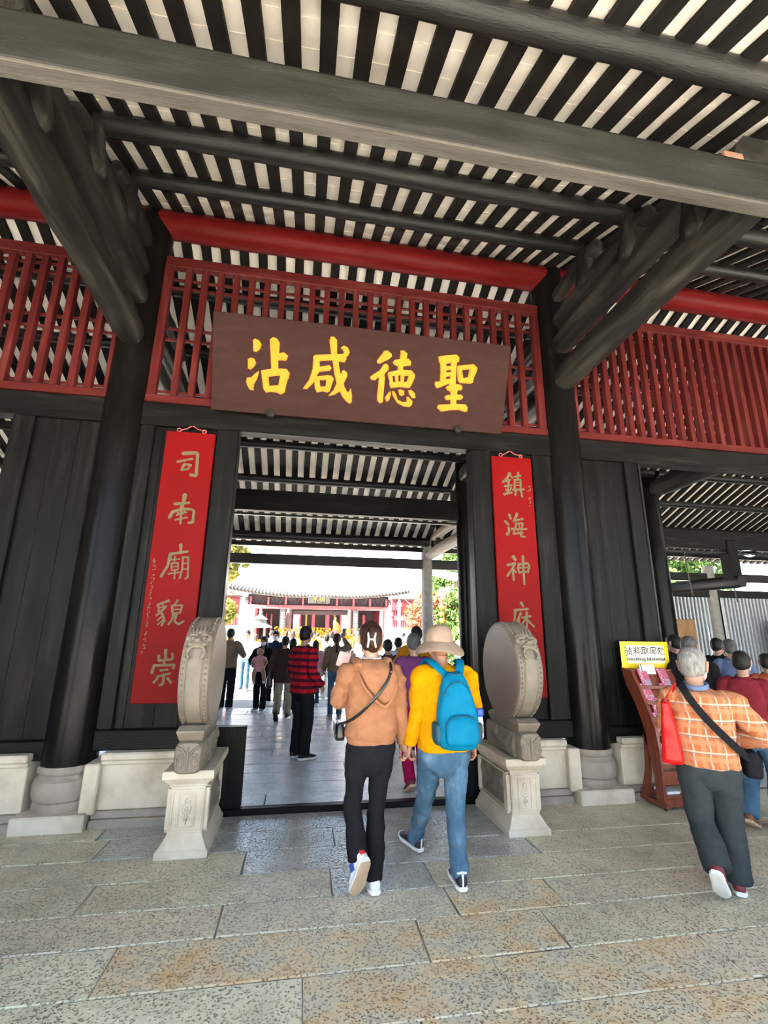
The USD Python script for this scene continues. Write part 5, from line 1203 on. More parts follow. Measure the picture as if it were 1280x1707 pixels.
for x, nm in ((-2.96, 'left'), (5.42, 'right')):
    t = thing('lamp_post', f'white stone lamp post on the {nm} side of the courtyard', 'lamp post', (x, 26, 0))
    part(t, 'post', box(-.07, .07, -.07, .07, 0, 3.0, .01), 'whitewash'); part(t, 'cap', lathe([(.05, 3.0), (.16, 3.05), (.12, 3.2), (.03, 3.4)], 12), 'whitewash', smooth=50); part(t, 'arm', box(-.25, .25, -.04, .04, 2.3, 2.45, .02), 'whitewash'); part(t, 'foot', box(-.2, .2, -.2, .2, 0, .3, .03), 'whitewash')
bn = thing('incense_burner', 'bronze incense burner with a small tiered roof left of the courtyard', 'incense burner', (-1.55, 20, 0))
part(bn, 'bowl', lathe([(.2, .0), (.24, .25), (.16, .35), (.36, .6), (.4, .95), (.34, 1.15), (.3, 1.2)], 24), 'bronze', smooth=50)
for a in (45, 135, 225, 315):
    part(bn, 'post', lathe([(.03, 1.15), (.03, 1.75)], 8, (.26 * math.cos(rad(a)), .26 * math.sin(rad(a)), 0)), 'bronze')
part(bn, 'roof', lathe([(.5, 1.74), (.48, 1.8), (.28, 1.92), (.22, 2.05), (.3, 2.08), (.14, 2.2), (.05, 2.3)], 8), 'bronze'); part(bn, 'finial', lathe([(.04, 2.28), (.09, 2.36), (.04, 2.45), (.07, 2.5), (.01, 2.62)], 12), 'bronze', smooth=60)
fl = thing('flower_display', 'bank of orange and pale festival flowers in front of the far hall', 'flowers', (1.4, 30.6, 0))
part(fl, 'planter', box(-2.9, 2.9, -.4, .4, 0, 1.15, .04), 'whitewash')
def leaves(n, fn, size, seed):
    g = np.random.default_rng(seed)
    c = fn(g, n)
    a = g.normal(size=(n, 3)); a /= np.linalg.norm(a, axis=1, keepdims=True)
    b = np.cross(a, g.normal(size=(n, 3))); b /= np.linalg.norm(b, axis=1, keepdims=True)
    s = size * g.uniform(.6, 1.3, n)[:, None]
    v = np.stack([c - a * s, c + b * s * .45, c + a * s, c - b * s * .45], 1).reshape(-1, 3)
    i = np.arange(n)[:, None] * 4
    return trimesh.Trimesh(v, np.vstack([i + [[0, 1, 2]], i + [[0, 2, 3]]]), process=False)
part(fl, 'blossom', leaves(1800, lambda g, n: np.c_[g.uniform(-2.9, 2.9, n), g.uniform(-.45, .45, n), 1.15 + g.uniform(0, .75, n) * (.6 + .4 * np.sin(g.uniform(-2.9, 2.9, n) * 3))], .09, 5), 'flower_mix', kind='stuff')
gs = thing('gilt_figure', 'golden flame shaped ornament standing among the festival flowers', 'ornament', (2.2, 29.8, 0))
part(gs, 'stand', box(-.2, .2, -.15, .15, 0, 1.7, .03), 'hall_red'); part(gs, 'flame', limb([(0, 0, 1.7), (.06, 0, 1.95), (-.03, 0, 2.2), (.03, 0, 2.5)], [.16, .2, .12, .02], 10), 'gold_leaf', smooth=60)
def blob(c, r, sx=(1, 1, 1), lo=.35):
    def fn(g, n):
        d = g.normal(size=(n, 3)); d /= np.linalg.norm(d, axis=1, keepdims=True)
        q = d * g.uniform(lo, 1, n)[:, None] ** .6
        cl = g.integers(0, 9, n)
        off = np.random.default_rng(99).normal(size=(9, 3)) * .55
        return np.array(c) + (q * .55 + off[cl] * .7) * np.array(sx) * r
    return fn
def tree(name, label, x, y, h, r, leaf, n, size, seed, trunk=.16, crown=(1, 1, .9)):
    t = thing(name, label, 'tree', (x, y, 0))
    g = np.random.default_rng(seed)
    part(t, 'trunk', limb([(0, 0, -.05), (.1 * g.normal(), .05, h * .3), (.2 * g.normal(), .1, h * .62), (.2 * g.normal(), 0, h * .85)], [trunk, trunk * .8, trunk * .6, trunk * .25], 10), 'bark', smooth=60)
    for q in range(6):
        a = q * 2.4 + seed
        part(t, 'branch', limb([(0, 0, h * (.35 + .05 * q)), (r * .4 * math.cos(a), r * .4 * math.sin(a), h * (.52 + .05 * q)), (r * .85 * math.cos(a), r * .85 * math.sin(a), h * (.64 + .05 * q))], [trunk * .5, trunk * .34, trunk * .1], 8), 'bark', smooth=60)
    part(t, 'foliage', leaves(n, blob((0, 0, h * .68), r, crown), size, seed), leaf, kind='stuff')
    return t
t = tree('wishing_tree', 'tree hung with many red ribbons before the red wall, right of the far hall', 6.05, 24, 3.8, 1.05, 'leaf_red', 1500, .11, 3, .1, (1, .8, .95))
part(t, 'pale_leaves', leaves(700, blob((0, 0, 2.5), 1.2, (1, .8, 1)), .12, 31), 'leaf_yellow', kind='stuff')
t = tree('courtyard_tree', 'bushy tree with pale trunk and gold lanterns just right of the stone eave post', 7.4, 23, 3.9, 1.3, 'leaf_green', 2600, .13, 8, .1)
part(t, 'red_leaves', leaves(350, blob((-.3, 0, 3.0), .9), .1, 41), 'leaf_red', kind='stuff')
for i, (x, y, nm) in enumerate(((6.72, 22.2, 'left'), (7.58, 22.4, 'right'))):
    q = thing('gold_lantern', f'string of golden lanterns hanging in the courtyard tree, {nm} string', 'lantern', (x, y, 0))
    for z in (2.2, 2.5, 2.8):
        part(q, 'lantern', ball((0, 0, z), (.15, .15, .12), 2), 'gold_leaf', smooth=True)
    part(q, 'cord', tube([(0, 0, 2.1), (0, 0, 3.2)], .012, 6), 'bark')
q = single('shrub', leaves(2600, blob((6.5, 19.5, 1.0), .95, (1.1, .8, 1.0)), .12, 12), 'leaf_green', 'low green shrub at the right side of the courtyard', 'shrub')
tree('courtyard_tree', 'small pale leaved tree at the left edge of the courtyard beside the red bars', -4.05, 27, 3.6, .8, 'leaf_yellow', 1500, .12, 15, .09)
tree('tall_tree', 'tall green tree behind the far roofs, right of the stone eave post', 16.2, 50, 11.5, 3.6, 'leaf_green', 6000, .34, 21, .35)
tree('tall_tree', 'tall yellow green tree high above the far hall at the left door edge', -7.6, 50, 12.2, 2.4, 'leaf_yellow', 3000, .34, 22, .3)
tree('tall_tree', 'broad green tree behind the right bay bars', 24, 32, 8, 5, 'leaf_green', 5000, .4, 24, .3, (1.8, .8, 1))
sr = thing('side_roof', 'pale sloping roof of a side building at the right of the courtyard', 'roof')
vv = np.array([(9.6, 34, 6.3), (9.9, 40, 6.9), (16, 34.0, 4.5), (16, 40, 6.5), (9.6, 34, 6.2), (9.9, 40, 6.8), (16, 34, 4.4), (16, 40, 6.4)])
part(sr, 'slope', trimesh.convex.convex_hull(vv), 'hall_tile'); part(sr, 'eave', box(11.2, 16, 33.9, 34.3, 4.3, 4.6, .05), 'eave_tile'); part(sr, 'ridge', limb([(9.3, 34.5, 6.2), (10.0, 35, 6.35), (11.2, 35.5, 6.15), (11.9, 36, 6.3)], [.12, .1, .1, .06], 8), 'ridge_green', smooth=60)
part(sr, 'wall', box(11.4, 16, 35, 39, 0, 5.2, .05), 'whitewash')
rl = thing('red_lantern', 'red lantern hanging from the rear eave behind the dark inner post', 'lantern', (4.02, 11.4, 0))
part(rl, 'globe', lathe([(.04, 2.62), (.11, 2.65), (.16, 2.72), (.172, 2.80), (.16, 2.88), (.11, 2.95), (.04, 2.98)], 24), 'lantern_red', smooth=60); part(rl, 'cord', tube([(0, 0, 2.97), (0, 0, 3.16)], .008, 6), 'ink'); part(rl, 'cap', lathe([(.06, 2.97), (.05, 3.01)], 12), 'gold_leaf')

# ------------------------------------------------------------------ inside the right bay: white bars, tie beams, wooden boards, lamp
mat('bar_white', (.52, .54, .56), .6, 8)
mat('warm_board', [(.3, (.20, .10, .035)), (.7, (.34, .18, .07))], .5, 8, (1, 1, .2))
single('low_tie_beam', box(7.4, 16, 11.33, 11.47, 2.64, 2.84, .01), 'dark_wood_x', 'dark beam above the white bars in the right bay', 'roof beam')
single('eave_fascia', box(7.4, 16, 11.32, 11.48, 3.08, 3.30, .01), 'dark_wood_x', 'dark eave beam over the bright gap in the right bay', 'roof beam')
for x0, x1, nm in ((7.55, 11.0, 'left of the brownish stone post'), (11.42, 15.0, 'right of the brownish stone post')):
    t = thing('bar_screen', f'white barred screen at the back of the right bay, {nm}', 'screen')
    part(t, 'sill', box(x0, x1, 11.34, 11.46, 0, .2, .01), 'dark_wood_x')
    part(t, 'backing', box(x0, x1, 11.47, 11.5, 0, 2.64, .004), 'dark_wood_z')
    for i, x in enumerate(np.arange(x0 + .08, x1, .112)):
        part(t, 'bar', box(x - .027, x + .027, 11.36, 11.42, .2, 2.64, .005), 'bar_white')
for x, nm in ((9.65, 'left'), (12.75, 'right')):
    t = thing('display_board', f'warm brown wooden display board before the white bars, {nm} one', 'board', (x, 10.9, 0))
    part(t, 'panel', box(-.42, .42, -.03, .03, .8, 2.02, .01), 'warm_board'); part(t, 'post', box(-.42, -.36, -.02, .02, 0, .8, .01), 'warm_board'); part(t, 'post', box(.36, .42, -.02, .02, 0, .8, .01), 'warm_board')
t = thing('hanging_post', 'short dark strut hanging under the roof beam of the right bay', 'roof strut')
part(t, 'strut', box(8.95, 9.2, 8.5, 8.75, 2.75, 3.62, .02), 'black_wood_z'); part(t, 'girder', girder(9.05, 2.72, .12, 11.3, 8.4, 51), 'dark_wood_y', smooth=50)
lm = thing('ceiling_lamp', 'small white lamp lit under the roof beam of the right bay', 'lamp', (9.75, 8.75, 3.36))
mat('lamp_glow', (.9, .9, .9), .4, emit=((.9, 1, .97), 30.0))
part(lm, 'shade', lathe([(.05, .12), (.12, .05), (.13, 0)], 16), 'dark_wood_z', smooth=50); part(lm, 'bulb', ball((0, 0, .0), (.09, .09, .045), 2), 'lamp_glow', smooth=True)
for k_, (x, z0, z1) in enumerate(((7.95, 2.4, 3.45), (9.0, 2.3, 3.45))):
    single('hanging_wire', tube([(x, 8.6, z1), (x + .02, 8.6, (z0 + z1) / 2), (x + .06, 8.6, z0)], .012, 6), 'ink', 'black wire hanging in the right bay, %s one' % ('left' if k_ == 0 else 'right'), 'cable')
sp_ = thing('speaker', 'small black loudspeakers fixed on the low tie beam of the right bay', 'loudspeaker', (8.5, 11.2, 2.55))
part(sp_, 'case', box(-.25, .1, -.1, .1, -.1, .1, .02), 'ink'); part(sp_, 'bracket', box(-.05, .0, -.02, .12, .1, .2, .01), 'ink')

# ------------------------------------------------------------------ visitors in the sunny courtyard (one group, a few builds repeated)
protos = []
kinds = [('white_cloth', 'jeans_dark', 'hair_black', 'short'), ('pale_blue', 'black_cloth', 'hair_black', 'short'), ('rust', 'khaki', 'hair_dark_grey', 'short'), ('light_grey', 'navy', 'hair_brown', 'long'), ('ochre', 'charcoal', 'hair_black', 'pony'), ('baby_pink', 'jeans', 'hair_black', 'long')]
spots = [(-1.45, 14.5, 160), (-.9, 17, 20), (-2.6, 19, 200), (-.2, 18.5, -20), (.5, 16.5, 170), (1.3, 19.5, 10), (2.0, 15.5, 190), (2.6, 18, 0), (3.4, 21, 30), (4.2, 17.5, 170), (-1.9, 23, 0), (-.4, 24, 180), (.9, 23, 0), (1.8, 25.5, 200), (2.9, 24, 10), (3.8, 26, 180), (.1, 27, 0), (-1.2, 27.5, 20), (4.9, 22.5, -30), (2.4, 28, 0), (1.2, 28.5, 180), (-.7, 29, 10), (3.3, 29, 0), (5.6, 20, 170), (5.2, 15, 180), (.35, 14.2, -40), (6.3, 16.4, 20)]
words_ = ['white top', 'pale blue top', 'rust red top', 'light grey top and long hair', 'ochre top and ponytail', 'pale pink top and long hair']
order = ['first', 'second', 'third', 'fourth', 'fifth', 'sixth']
rank = {}
for q in range(6):
    ids = sorted([i for i in range(len(spots)) if i % 6 == q], key=lambda i: spots[i][0] / spots[i][1])
    for r_, i in enumerate(ids):
        rank[i] = order[r_]
for i, (x, y, a) in enumerate(spots):
    kd = kinds[i % 6]
    h = 1.5 + .2 * ((i * 37) % 10) / 10
    lb = f'far courtyard visitor in {words_[i % 6]}, {rank[i]} from the left'
    if i < 6:
        p_, _, _ = person(lb, (x, y, 0), a, 1.64, dict(wrR=(.18, .2, 1.0)) if i % 2 else None, dict(top=kd[0], pants=kd[1], hair=kd[2]), kd[3], seed=80 + i, res=.06, hands=True, group='crowd in the courtyard', name='person')
        protos.append(p_)
    else:
        copy_of(protos[i % 6], 'person', lb, 'person', (x, y, 0), a, 'crowd in the courtyard', h / 1.64)
# ------------------------------------------------------------------ the couple walking through the gate
w, wj, wf = person('woman in a beige hoodie and black flared trousers holding hands with the man in yellow', (.53, 3.47, 0), 0, 1.68, dict(head=(-.02, .0, 1.558), neck=(-.01, -.02, 1.40), shL=(-.160, -.02, 1.345), shR=(.150, -.02, 1.345), elL=(-.225, .06, 1.135), wrL=(-.165, .20, 1.36), elR=(.192, -.04, 1.105), wrR=(.222, .02, .862),
    hipL=(-.088, 0, .87), hipR=(.082, 0, .87), knL=(-.118, .0, .50), knR=(.048, .03, .49), anL=(-.088, -.10, .225), anR=(.028, .0, .088)),
    dict(top='beige', pants='black_cloth', shoe='shoe_white', hair='hair_brown', sole='rubber_white'), 'bun', .017, .90, loose=1.0, leg_r=(.088, .056, .056), flare=.066, foot={'L': (.35, -1.05), 'R': (.05, 0)}, head_yaw=.12,
    curl=(.8, .9), hand_side=(((1, 0, .3), (-.3, -1, 0)), ((-.2, 1, 0), (1, -.1, 0))), hand_dir=((.28, .1, .95), (.42, .05, -.90)), fold=.038, seed=3, waist=.99, collar=False,
    torso=((-.02, .158, .118), (.02, .172, .128), (.10, .186, .142), (.35, .180, .135), (.62, .180, .135), (.86, .172, .118)))
hd = []
n0 = V(-.01, -.02, 1.40)
# hood lying on the back
hd = [rings_mesh([super_ring((.015 + dx, y, z), rx, ry, 24, .9) for z, dx, y, rx, ry in ((1.128, .052, -.150, .014, .018), (1.15, .048, -.158, .044, .034), (1.195, .036, -.164, .082, .048), (1.25, .02, -.158, .112, .058), (1.31, .008, -.142, .130, .066), (1.36, -.004, -.115, .130, .068), (1.395, -.012, -.085, .112, .058), (1.418, -.014, -.065, .088, .04))])]
for s in (-1, 1):
    hd.append(limb([(s * .105 - .01, -.12, 1.36), (s * .105 - .01, -.05, 1.405), (s * .075, .05, 1.375), (s * .03, .10, 1.32)], [.036, .032, .030, .02], 12))
hood = part(w, 'hood', fuse(hd, .014, 4, (.022, (11, 11, 15), 41)), 'beige', smooth=70)
part(hood, 'hood_seam', limb([(-.115, -.160, 1.33), (-.085, -.20, 1.255), (-.03, -.216, 1.19), (.055, -.202, 1.128), (.115, -.19, 1.19), (.142, -.165, 1.27), (.135, -.14, 1.33)], [.007, .010, .011, .012, .011, .010, .007], 8), 'beige', smooth=True)
part(w, 'undershirt_edge', tube([n0 + V(.062 * math.cos(a), .058 * math.sin(a) - .004, .024 + .014 * math.sin(a)) for a in np.linspace(0, 2 * pi, 24)], [(.009, .017)] * 24, 10), 'white_cloth', smooth=True)
part(w, 'hem_band', fuse([rings_mesh([super_ring((-.004, 0, z), rx, ry, 30, .8) for z, rx, ry in ((.872, .158, .118), (.88, .164, .123), (.905, .168, .126), (.93, .172, .129), (.94, .168, .126))])], .02, 2), 'beige', smooth=60)
part(w, 'cuff', limb([V(.205, -.01, .95), V(.222, .02, .862)], [.042, .036], 14), 'beige', smooth=60)
cl = [hull([((s * .027, -.002, .046), .007), ((s * .020, .004, .0), .0095)]) for s in (-1, 1)] + [hull([((s * .020, .004, .0), .0095), ((s * .029, -.002, -.046), .0085)]) for s in (-1, 1)] + [hull([((-.02, .006, .004), .008), ((.02, .006, .004), .008)])]
part(w, 'hair_clip', fuse([move(unmani(c), rotz(.12) * 1.0, V(-.03, -.146, 1.552)) for c in cl], .01, 2), 'clip_silver', smooth=50)
part(w, 'mask_strap', tube([V(-.055, .05, 1.60), V(-.086, .015, 1.585), V(-.094, -.012, 1.555), V(-.082, -.015, 1.535)], [(.004, .012)] * 4, 8), 'white_cloth', smooth=True)
M, o, sh = wf['L_frame']
part(sh, 'side_stripe', cat(*[move(box(s * .043 - .003, s * .043 + .003, y, y + .02, .025, .07, .002), M @ rotx(.4), o) for s in (-1, 1) for y in (.03, .06)]), 'accent_blue', kind='stuff')
part(sh, 'heel_tab', move(box(-.018, .018, -.079, -.06, .05, .095, .004), M, o), 'accent_red')
part(sh, 'outsole', move(_SS, M @ np.diag([.94, .96, .5]), o + M @ V(0, 0, -.004)), 'rubber_tan', smooth=40)
bag = thing('shoulder_bag', 'small black leather shoulder bag at the hip of the woman in beige', 'bag', (.53, 3.47, 0))
part(bag, 'pouch', fuse([rings_mesh([super_ring((-.215, .06, z), rx, ry, 20, .6) for z, rx, ry in ((.885, .03, .06), (.90, .034, .085), (.95, .033, .085), (.985, .026, .078), (1.0, .014, .07))])], .015, 4), 'black_leather', smooth=50)
part(bag, 'flap', box(-.255, -.246, -.02, .14, .93, .995, .004), 'black_leather')
strap_pts = [(.075, .03, 1.405), (.098, -.06, 1.418), (.100, -.180, 1.355), (.055, -.232, 1.27), (-.02, -.236, 1.18), (-.095, -.188, 1.095), (-.165, -.105, 1.03), (-.21, .0, .995), (-.215, .05, .985)]
from scipy.interpolate import make_interp_spline
def ribbon(pts, w, th, n=40, ref=(0, 1, .0)):
    pts = np.asarray(pts, float)
    tt = np.r_[0, np.cumsum(np.linalg.norm(np.diff(pts, axis=0), axis=1))]
    P = make_interp_spline(tt, pts, k=min(3, len(pts) - 1))(np.linspace(0, tt[-1], n))
    return tube(P, [(w, th)] * n, 8, ref=ref)
part(bag, 'strap', ribbon(strap_pts, .010, .004), 'black_leather', smooth=60)
part(bag, 'strap_rivet', cat(*[ball((.098 - i * .012, -.194 - i * .012, 1.345 - i * .022), (.005, .005, .005), 1) for i in range(3)]), 'clip_silver', smooth=True, kind='stuff')
ph = thing('phone', 'phone in a pink case held up beside the face by the woman in beige', 'phone', (.53, 3.47, 0))
part(ph, 'case', move(box(-.046, .046, -.007, .007, -.055, .055, .006), rotx(.25) @ roty(.25), V(-.19, .17, 1.405)), 'pink_gloss')
part(ph, 'screen', move(box(-.042, .042, .0072, .0085, -.05, .05, .001), rotx(.25) @ roty(.25), V(-.19, .17, 1.405)), 'ink')

m_, mj, mf = person('man in a mustard yellow sweater and jeans with a cyan backpack and sun hat', (1.03, 3.42, 0), 0, 1.62, dict(head=(-.012, .02, 1.495), neck=(-.01, -.02, 1.365), shL=(-.158, -.02, 1.335), shR=(.163, -.02, 1.335), elL=(-.188, -.03, 1.09), wrL=(-.232, .03, .862), elR=(.212, -.04, 1.085), wrR=(.218, .02, .852),
    hipL=(-.09, 0, .85), hipR=(.088, 0, .85), knL=(-.062, .27, .455), knR=(.082, .03, .435), anL=(-.068, .56, .10), anR=(.092, .0, .088)),
    dict(top='mustard', pants='jeans', shoe='shoe_black', hair='hair_black'), None, .017, .835, loose=1.02, leg_r=(.096, .068, .06), foot={'L': (.42, .12), 'R': (-.06, 0)}, curl=(.9, .75), fold=.036, seed=12, waist=1.02, skin='skin_tan',
    hand_side=(((.2, 1, 0), (-1, -.2, 0)), ((-.3, 1, 0), (1, 0, 0))), hand_dir=((-.18, .12, -.97), None), torso=((-.01, .183, .128), (.04, .186, .13), (.3, .176, .124), (.62, .182, .13), (.86, .178, .118)))
for s in 'LR':
    M, o, sh = mf[s + '_frame']
    part(sh, 'heel_stripe', move(box(-.006, .006, -.081, -.058, .03, .105, .002), M, o), 'rubber_white')
    part(sh, 'heel_collar', move(fuse([limb([(-.03, -.045, .1), (-.022, -.062, .106), (0, -.068, .112), (.022, -.062, .106), (.03, -.045, .1)], [.008] * 5, 8)], .02, 1), M, o), 'rubber_white', smooth=True)
hat = thing('sun_hat', 'beige bucket sun hat on the head of the man in yellow', 'hat', (1.018, 3.44, 0))
part(hat, 'crown', fuse([lathe([(.100, 1.53), (.099, 1.565), (.093, 1.605), (.080, 1.635), (.055, 1.655), (.02, 1.662)], 28)], .025, 3, (.012, (16, 16, 16), 3)), 'tan_hat', smooth=60)
br = []
aa = np.linspace(0, 2 * pi, 49)[:-1]
for r, z in ((.095, 1.546), (.122, 1.530), (.150, 1.506), (.172, 1.480), (.174, 1.474), (.150, 1.499), (.122, 1.523), (.095, 1.538)):
    wav = (r - .09) * (.16 * np.sin(3 * aa + .7) + .10 * np.sin(2 * aa) + .16 * np.sin(aa))
    br.append(np.stack([r * 1.02 * np.cos(aa), r * np.sin(aa), z + wav], -1))
br = np.array(br)
bf = grid_faces(9, 48); bv = np.vstack([br.reshape(-1, 3), br[0]])
part(hat, 'brim', trimesh.Trimesh(bv, bf, process=False), 'tan_hat', smooth=60)
part(hat, 'band', lathe([(.0955, 1.537), (.0985, 1.54), (.0985, 1.552), (.0955, 1.555)], 28), 'tan_hat', smooth=40)
# backpack
bp = thing('backpack', 'bright cyan backpack on the back of the man in yellow', 'backpack', (1.03, 3.42, 0))
bx = .035
def pack(levels, n=28, e=.62):
    return rings_mesh([super_ring((bx + dx, y, z), rx, ry, n, e) for z, dx, y, rx, ry in levels])
part(bp, 'main_bag', fuse([pack([(.868, .0, -.195, .075, .05), (.88, .0, -.20, .115, .072), (.92, .0, -.205, .138, .082), (1.0, .0, -.205, .142, .085), (1.1, -.002, -.2, .130, .078), (1.2, -.006, -.192, .110, .068), (1.28, -.01, -.185, .088, .055), (1.325, -.012, -.178, .066, .04), (1.345, -.012, -.172, .04, .024)])], .016, 5, (.014, (9, 9, 13), 77)), 'backpack_cyan', smooth=70)
part(bp, 'front_pocket', fuse([pack([(.905, .004, -.275, .088, .028), (.93, .004, -.282, .108, .036), (1.0, .004, -.284, .110, .036), (1.05, .004, -.278, .100, .03), (1.085, .004, -.268, .075, .02), (1.1, .004, -.26, .04, .012)])], .016, 4, (.008, (12, 12, 12), 71)), 'backpack_cyan', smooth=70)
part(bp, 'zip', tube([(bx + .004 + .112 * math.cos(a), -.306 + .018 * abs(math.cos(a)), 1.0 + .088 * math.sin(a)) for a in np.linspace(.05, pi - .05, 24)], .0045, 8), 'backpack_dark', smooth=True)
part(bp, 'top_zip', tube([(bx - .008 + .095 * math.cos(a), -.262 + .03 * (1 - math.sin(a)), 1.15 + .14 * math.sin(a) ** .8) for a in np.linspace(.2, pi - .2, 24)], .004, 8), 'backpack_dark', smooth=True)
for s in (-1, 1):
    part(bp, 'shoulder_strap', ribbon([(bx - .012 + s * .045, -.165, 1.325), (s * .075 + .01, -.142, 1.365), (s * .105, -.09, 1.408), (s * .118, -.02, 1.42), (s * .122, .06, 1.385), (s * .125, .115, 1.28), (s * .115, .125, 1.12), (s * .10, .12, 1.0)], .028, .007, 44, ref=(0, -.75, .65)), 'backpack_cyan', smooth=60)
    part(bp, 'side_pocket', fuse([rings_mesh([super_ring((bx + s * .132, -.19, z), rx, ry, 18, .8) for z, rx, ry in ((.90, .02, .05), (.93, .034, .062), (.99, .036, .062), (1.03, .032, .058))])], .02, 3), 'backpack_dark', smooth=60)
part(bp, 'haul_loop', tube([(bx - .012 + .04 * math.cos(a), -.19 - .025 * math.sin(a), 1.345 - .012 * math.sin(a)) for a in np.linspace(0, pi, 14)], .006, 8), 'backpack_dark', smooth=True)
wb = thing('water_bottle', 'water bottle with a blue cap in the right side pocket of the cyan backpack', 'bottle', (1.03 + bx + .155, 3.42 - .19, 0))
part(wb, 'bottle', lathe([(.024, .93), (.028, .94), (.029, 1.02), (.026, 1.05), (.022, 1.065)], 18), 'white_paper', smooth=40)
part(wb, 'label', lathe([(.0296, .965), (.0296, 1.02)], 18), 'tan_hat', smooth=40)
part(wb, 'cap', lathe([(.026, 1.065), (.033, 1.075), (.034, 1.10), (.03, 1.112), (.012, 1.116)], 18), 'accent_blue', smooth=40)

# ------------------------------------------------------------------ the old man by the rack
om, oj, of_ = person('old grey-haired man in an orange plaid shirt walking past the leaflet rack', (2.78, 3.08, 0), -35, 1.60, dict(head=(.01, .08, 1.395), neck=(0, .015, 1.245), shL=(-.165, .0, 1.205), shR=(.175, .0, 1.19), elL=(-.205, .02, .98), wrL=(-.12, .23, .95), elR=(.345, .0, .955), wrR=(.15, .22, .90),
    hipL=(-.088, -.01, .80), hipR=(.088, -.01, .80), knL=(-.08, .02, .43), knR=(.09, .08, .43), anL=(-.045, -.16, .20), anR=(.085, .07, .083)),
    dict(top='orange_plaid', pants='charcoal', shoe='shoe_maroon', hair='hair_grey', collar='blue_shirt'), 'short', .018, .765, loose=1.12, leg_r=(.105, .088, .078), flare=.082, foot={'L': (-.25, -.82), 'R': (-.05, 0)}, head_yaw=-.35, head_pitch=-.1, mask=True, hk=1.14, curl=(.9, .9), fold=.04, seed=22, waist=1.08)
part(om, 'shirt_collar', tube([V(.0, .015, 1.262) + V(.07 * math.cos(a), .066 * math.sin(a), .016 * math.sin(a)) for a in np.linspace(0, 2 * pi, 26)], [(.012, .02)] * 26, 10), 'blue_shirt', smooth=True)
part(om, 'glasses_temple', tube([V(.09, .02, 1.41), V(.10, .10, 1.41), V(.085, .16, 1.40)], .003, 6), 'black_leather', smooth=True)
ob = thing('crossbody_bag', 'black crossbody bag with a wide strap over the back of the old man in plaid', 'bag', (2.78, 3.08, 0), -35)
part(ob, 'strap', ribbon([(-.085, .09, 1.235), (-.095, .0, 1.285), (-.085, -.115, 1.235), (-.01, -.168, 1.10), (.10, -.172, .965), (.19, -.12, .87), (.235, -.02, .83)], .024, .005, 44, ref=(.0, -1, .3)), 'black_cloth', smooth=60)
part(ob, 'pouch', fuse([rings_mesh([super_ring((.26, .09, z), rx, ry, 20, .6) for z, rx, ry in ((.70, .045, .10), (.72, .055, .12), (.80, .055, .12), (.85, .04, .11), (.86, .02, .1))])], .02, 3), 'black_cloth', smooth=50)
tb = thing('tote_bag', 'glossy red tote bag hanging from the left arm of the old man in plaid', 'bag', (2.555, 3.12, 0), -42)
part(tb, 'bag_body', fuse([rings_mesh([super_ring((.012 * (1.16 - z), 0, z), rx, ry, 24, .45) for z, rx, ry in ((.775, .056, .09), (.79, .066, .105), (.95, .054, .105), (1.08, .038, .108), (1.165, .026, .11))])], .02, 2, (.02, (7, 7, 7), 5)), 'red_gloss', smooth=40)
for s in (-1, 1):
    part(tb, 'handle', ribbon([(s * .02, -.06, 1.155), (.03, -.05, 1.22), (.075, .0, 1.275), (.05, .05, 1.22), (s * .02, .06, 1.155)], .009, .0035, 24, ref=(1, 0, 0)), 'red_gloss', smooth=60)

# ------------------------------------------------------------------ people inside the gate passage
person('man in a red and black plaid shirt standing inside the doorway, looking to the courtyard', (.10, 6.82, 0), -52, 1.68, dict(wrL=(-.19, .14, .90), wrR=(.2, .14, .90)), dict(top='red_plaid', pants='black_cloth', hair='hair_black'), 'short', .024, .80, loose=1.12, leg_r=(.098, .08, .072), head_yaw=.3, fold=.034, seed=31, foot={'L': (.1, 0), 'R': (-.25, 0)})
pw = dict(res=.03)
person('short grey-haired person in purple with red trousers walking ahead of the couple', (1.30, 5.42, 0), 0, 1.60, dict(knL=(-.09, .1, .46), anL=(-.09, -.18, .13)), dict(top='purple', pants='magenta', hair='hair_dark_grey', shoe='shoe_maroon', sole='rubber_tan'), seed=41, foot={'L': (.1, -.5)}, loose=1.05, **pw)
person('dark-haired man in an ochre jacket beyond the sun hat', (1.72, 7.0, 0), 0, 1.70, dict(elL=(-.30, .02, 1.13), wrL=(-.18, .22, 1.10)), dict(top='ochre', pants='navy'), seed=42, loose=1.1, **pw)
person('dark-haired person in a plum jacket just right of the woman in beige', (1.40, 7.6, 0), 0, 1.50, None, dict(top='plum', pants='black_cloth'), seed=43, **pw)
person('person in a pale blue top with short dark hair, behind the plum jacket', (1.88, 9.1, 0), 0, 1.52, None, dict(top='pale_blue', pants='jeans_dark'), seed=44, **pw)
person('woman with a long ponytail in a tan top and jeans raising a phone', (.76, 9.76, 0), 0, 1.58, dict(elR=(.27, .10, 1.30), wrR=(.17, .30, 1.46), wrL=(-.22, .12, .88)), dict(top='tan_top', pants='jeans', hair='hair_brown', shoe='shoe_grey', sole='rubber_tan'), 'pony', seed=45, hem=.86, loose=1.02, leg_r=(.085, .062, .055), **pw)
pp = thing('phone', 'dark phone raised by the woman with the long ponytail', 'phone', (.93, 10.08, 1.60), 0)
part(pp, 'case', move(box(-.038, .038, -.005, .005, -.08, .08, .004), roty(.1)), 'black_leather'); part(pp, 'lens', ball((.018, -.006, .055), (.008, .003, .008), 1), 'clip_silver', smooth=True)
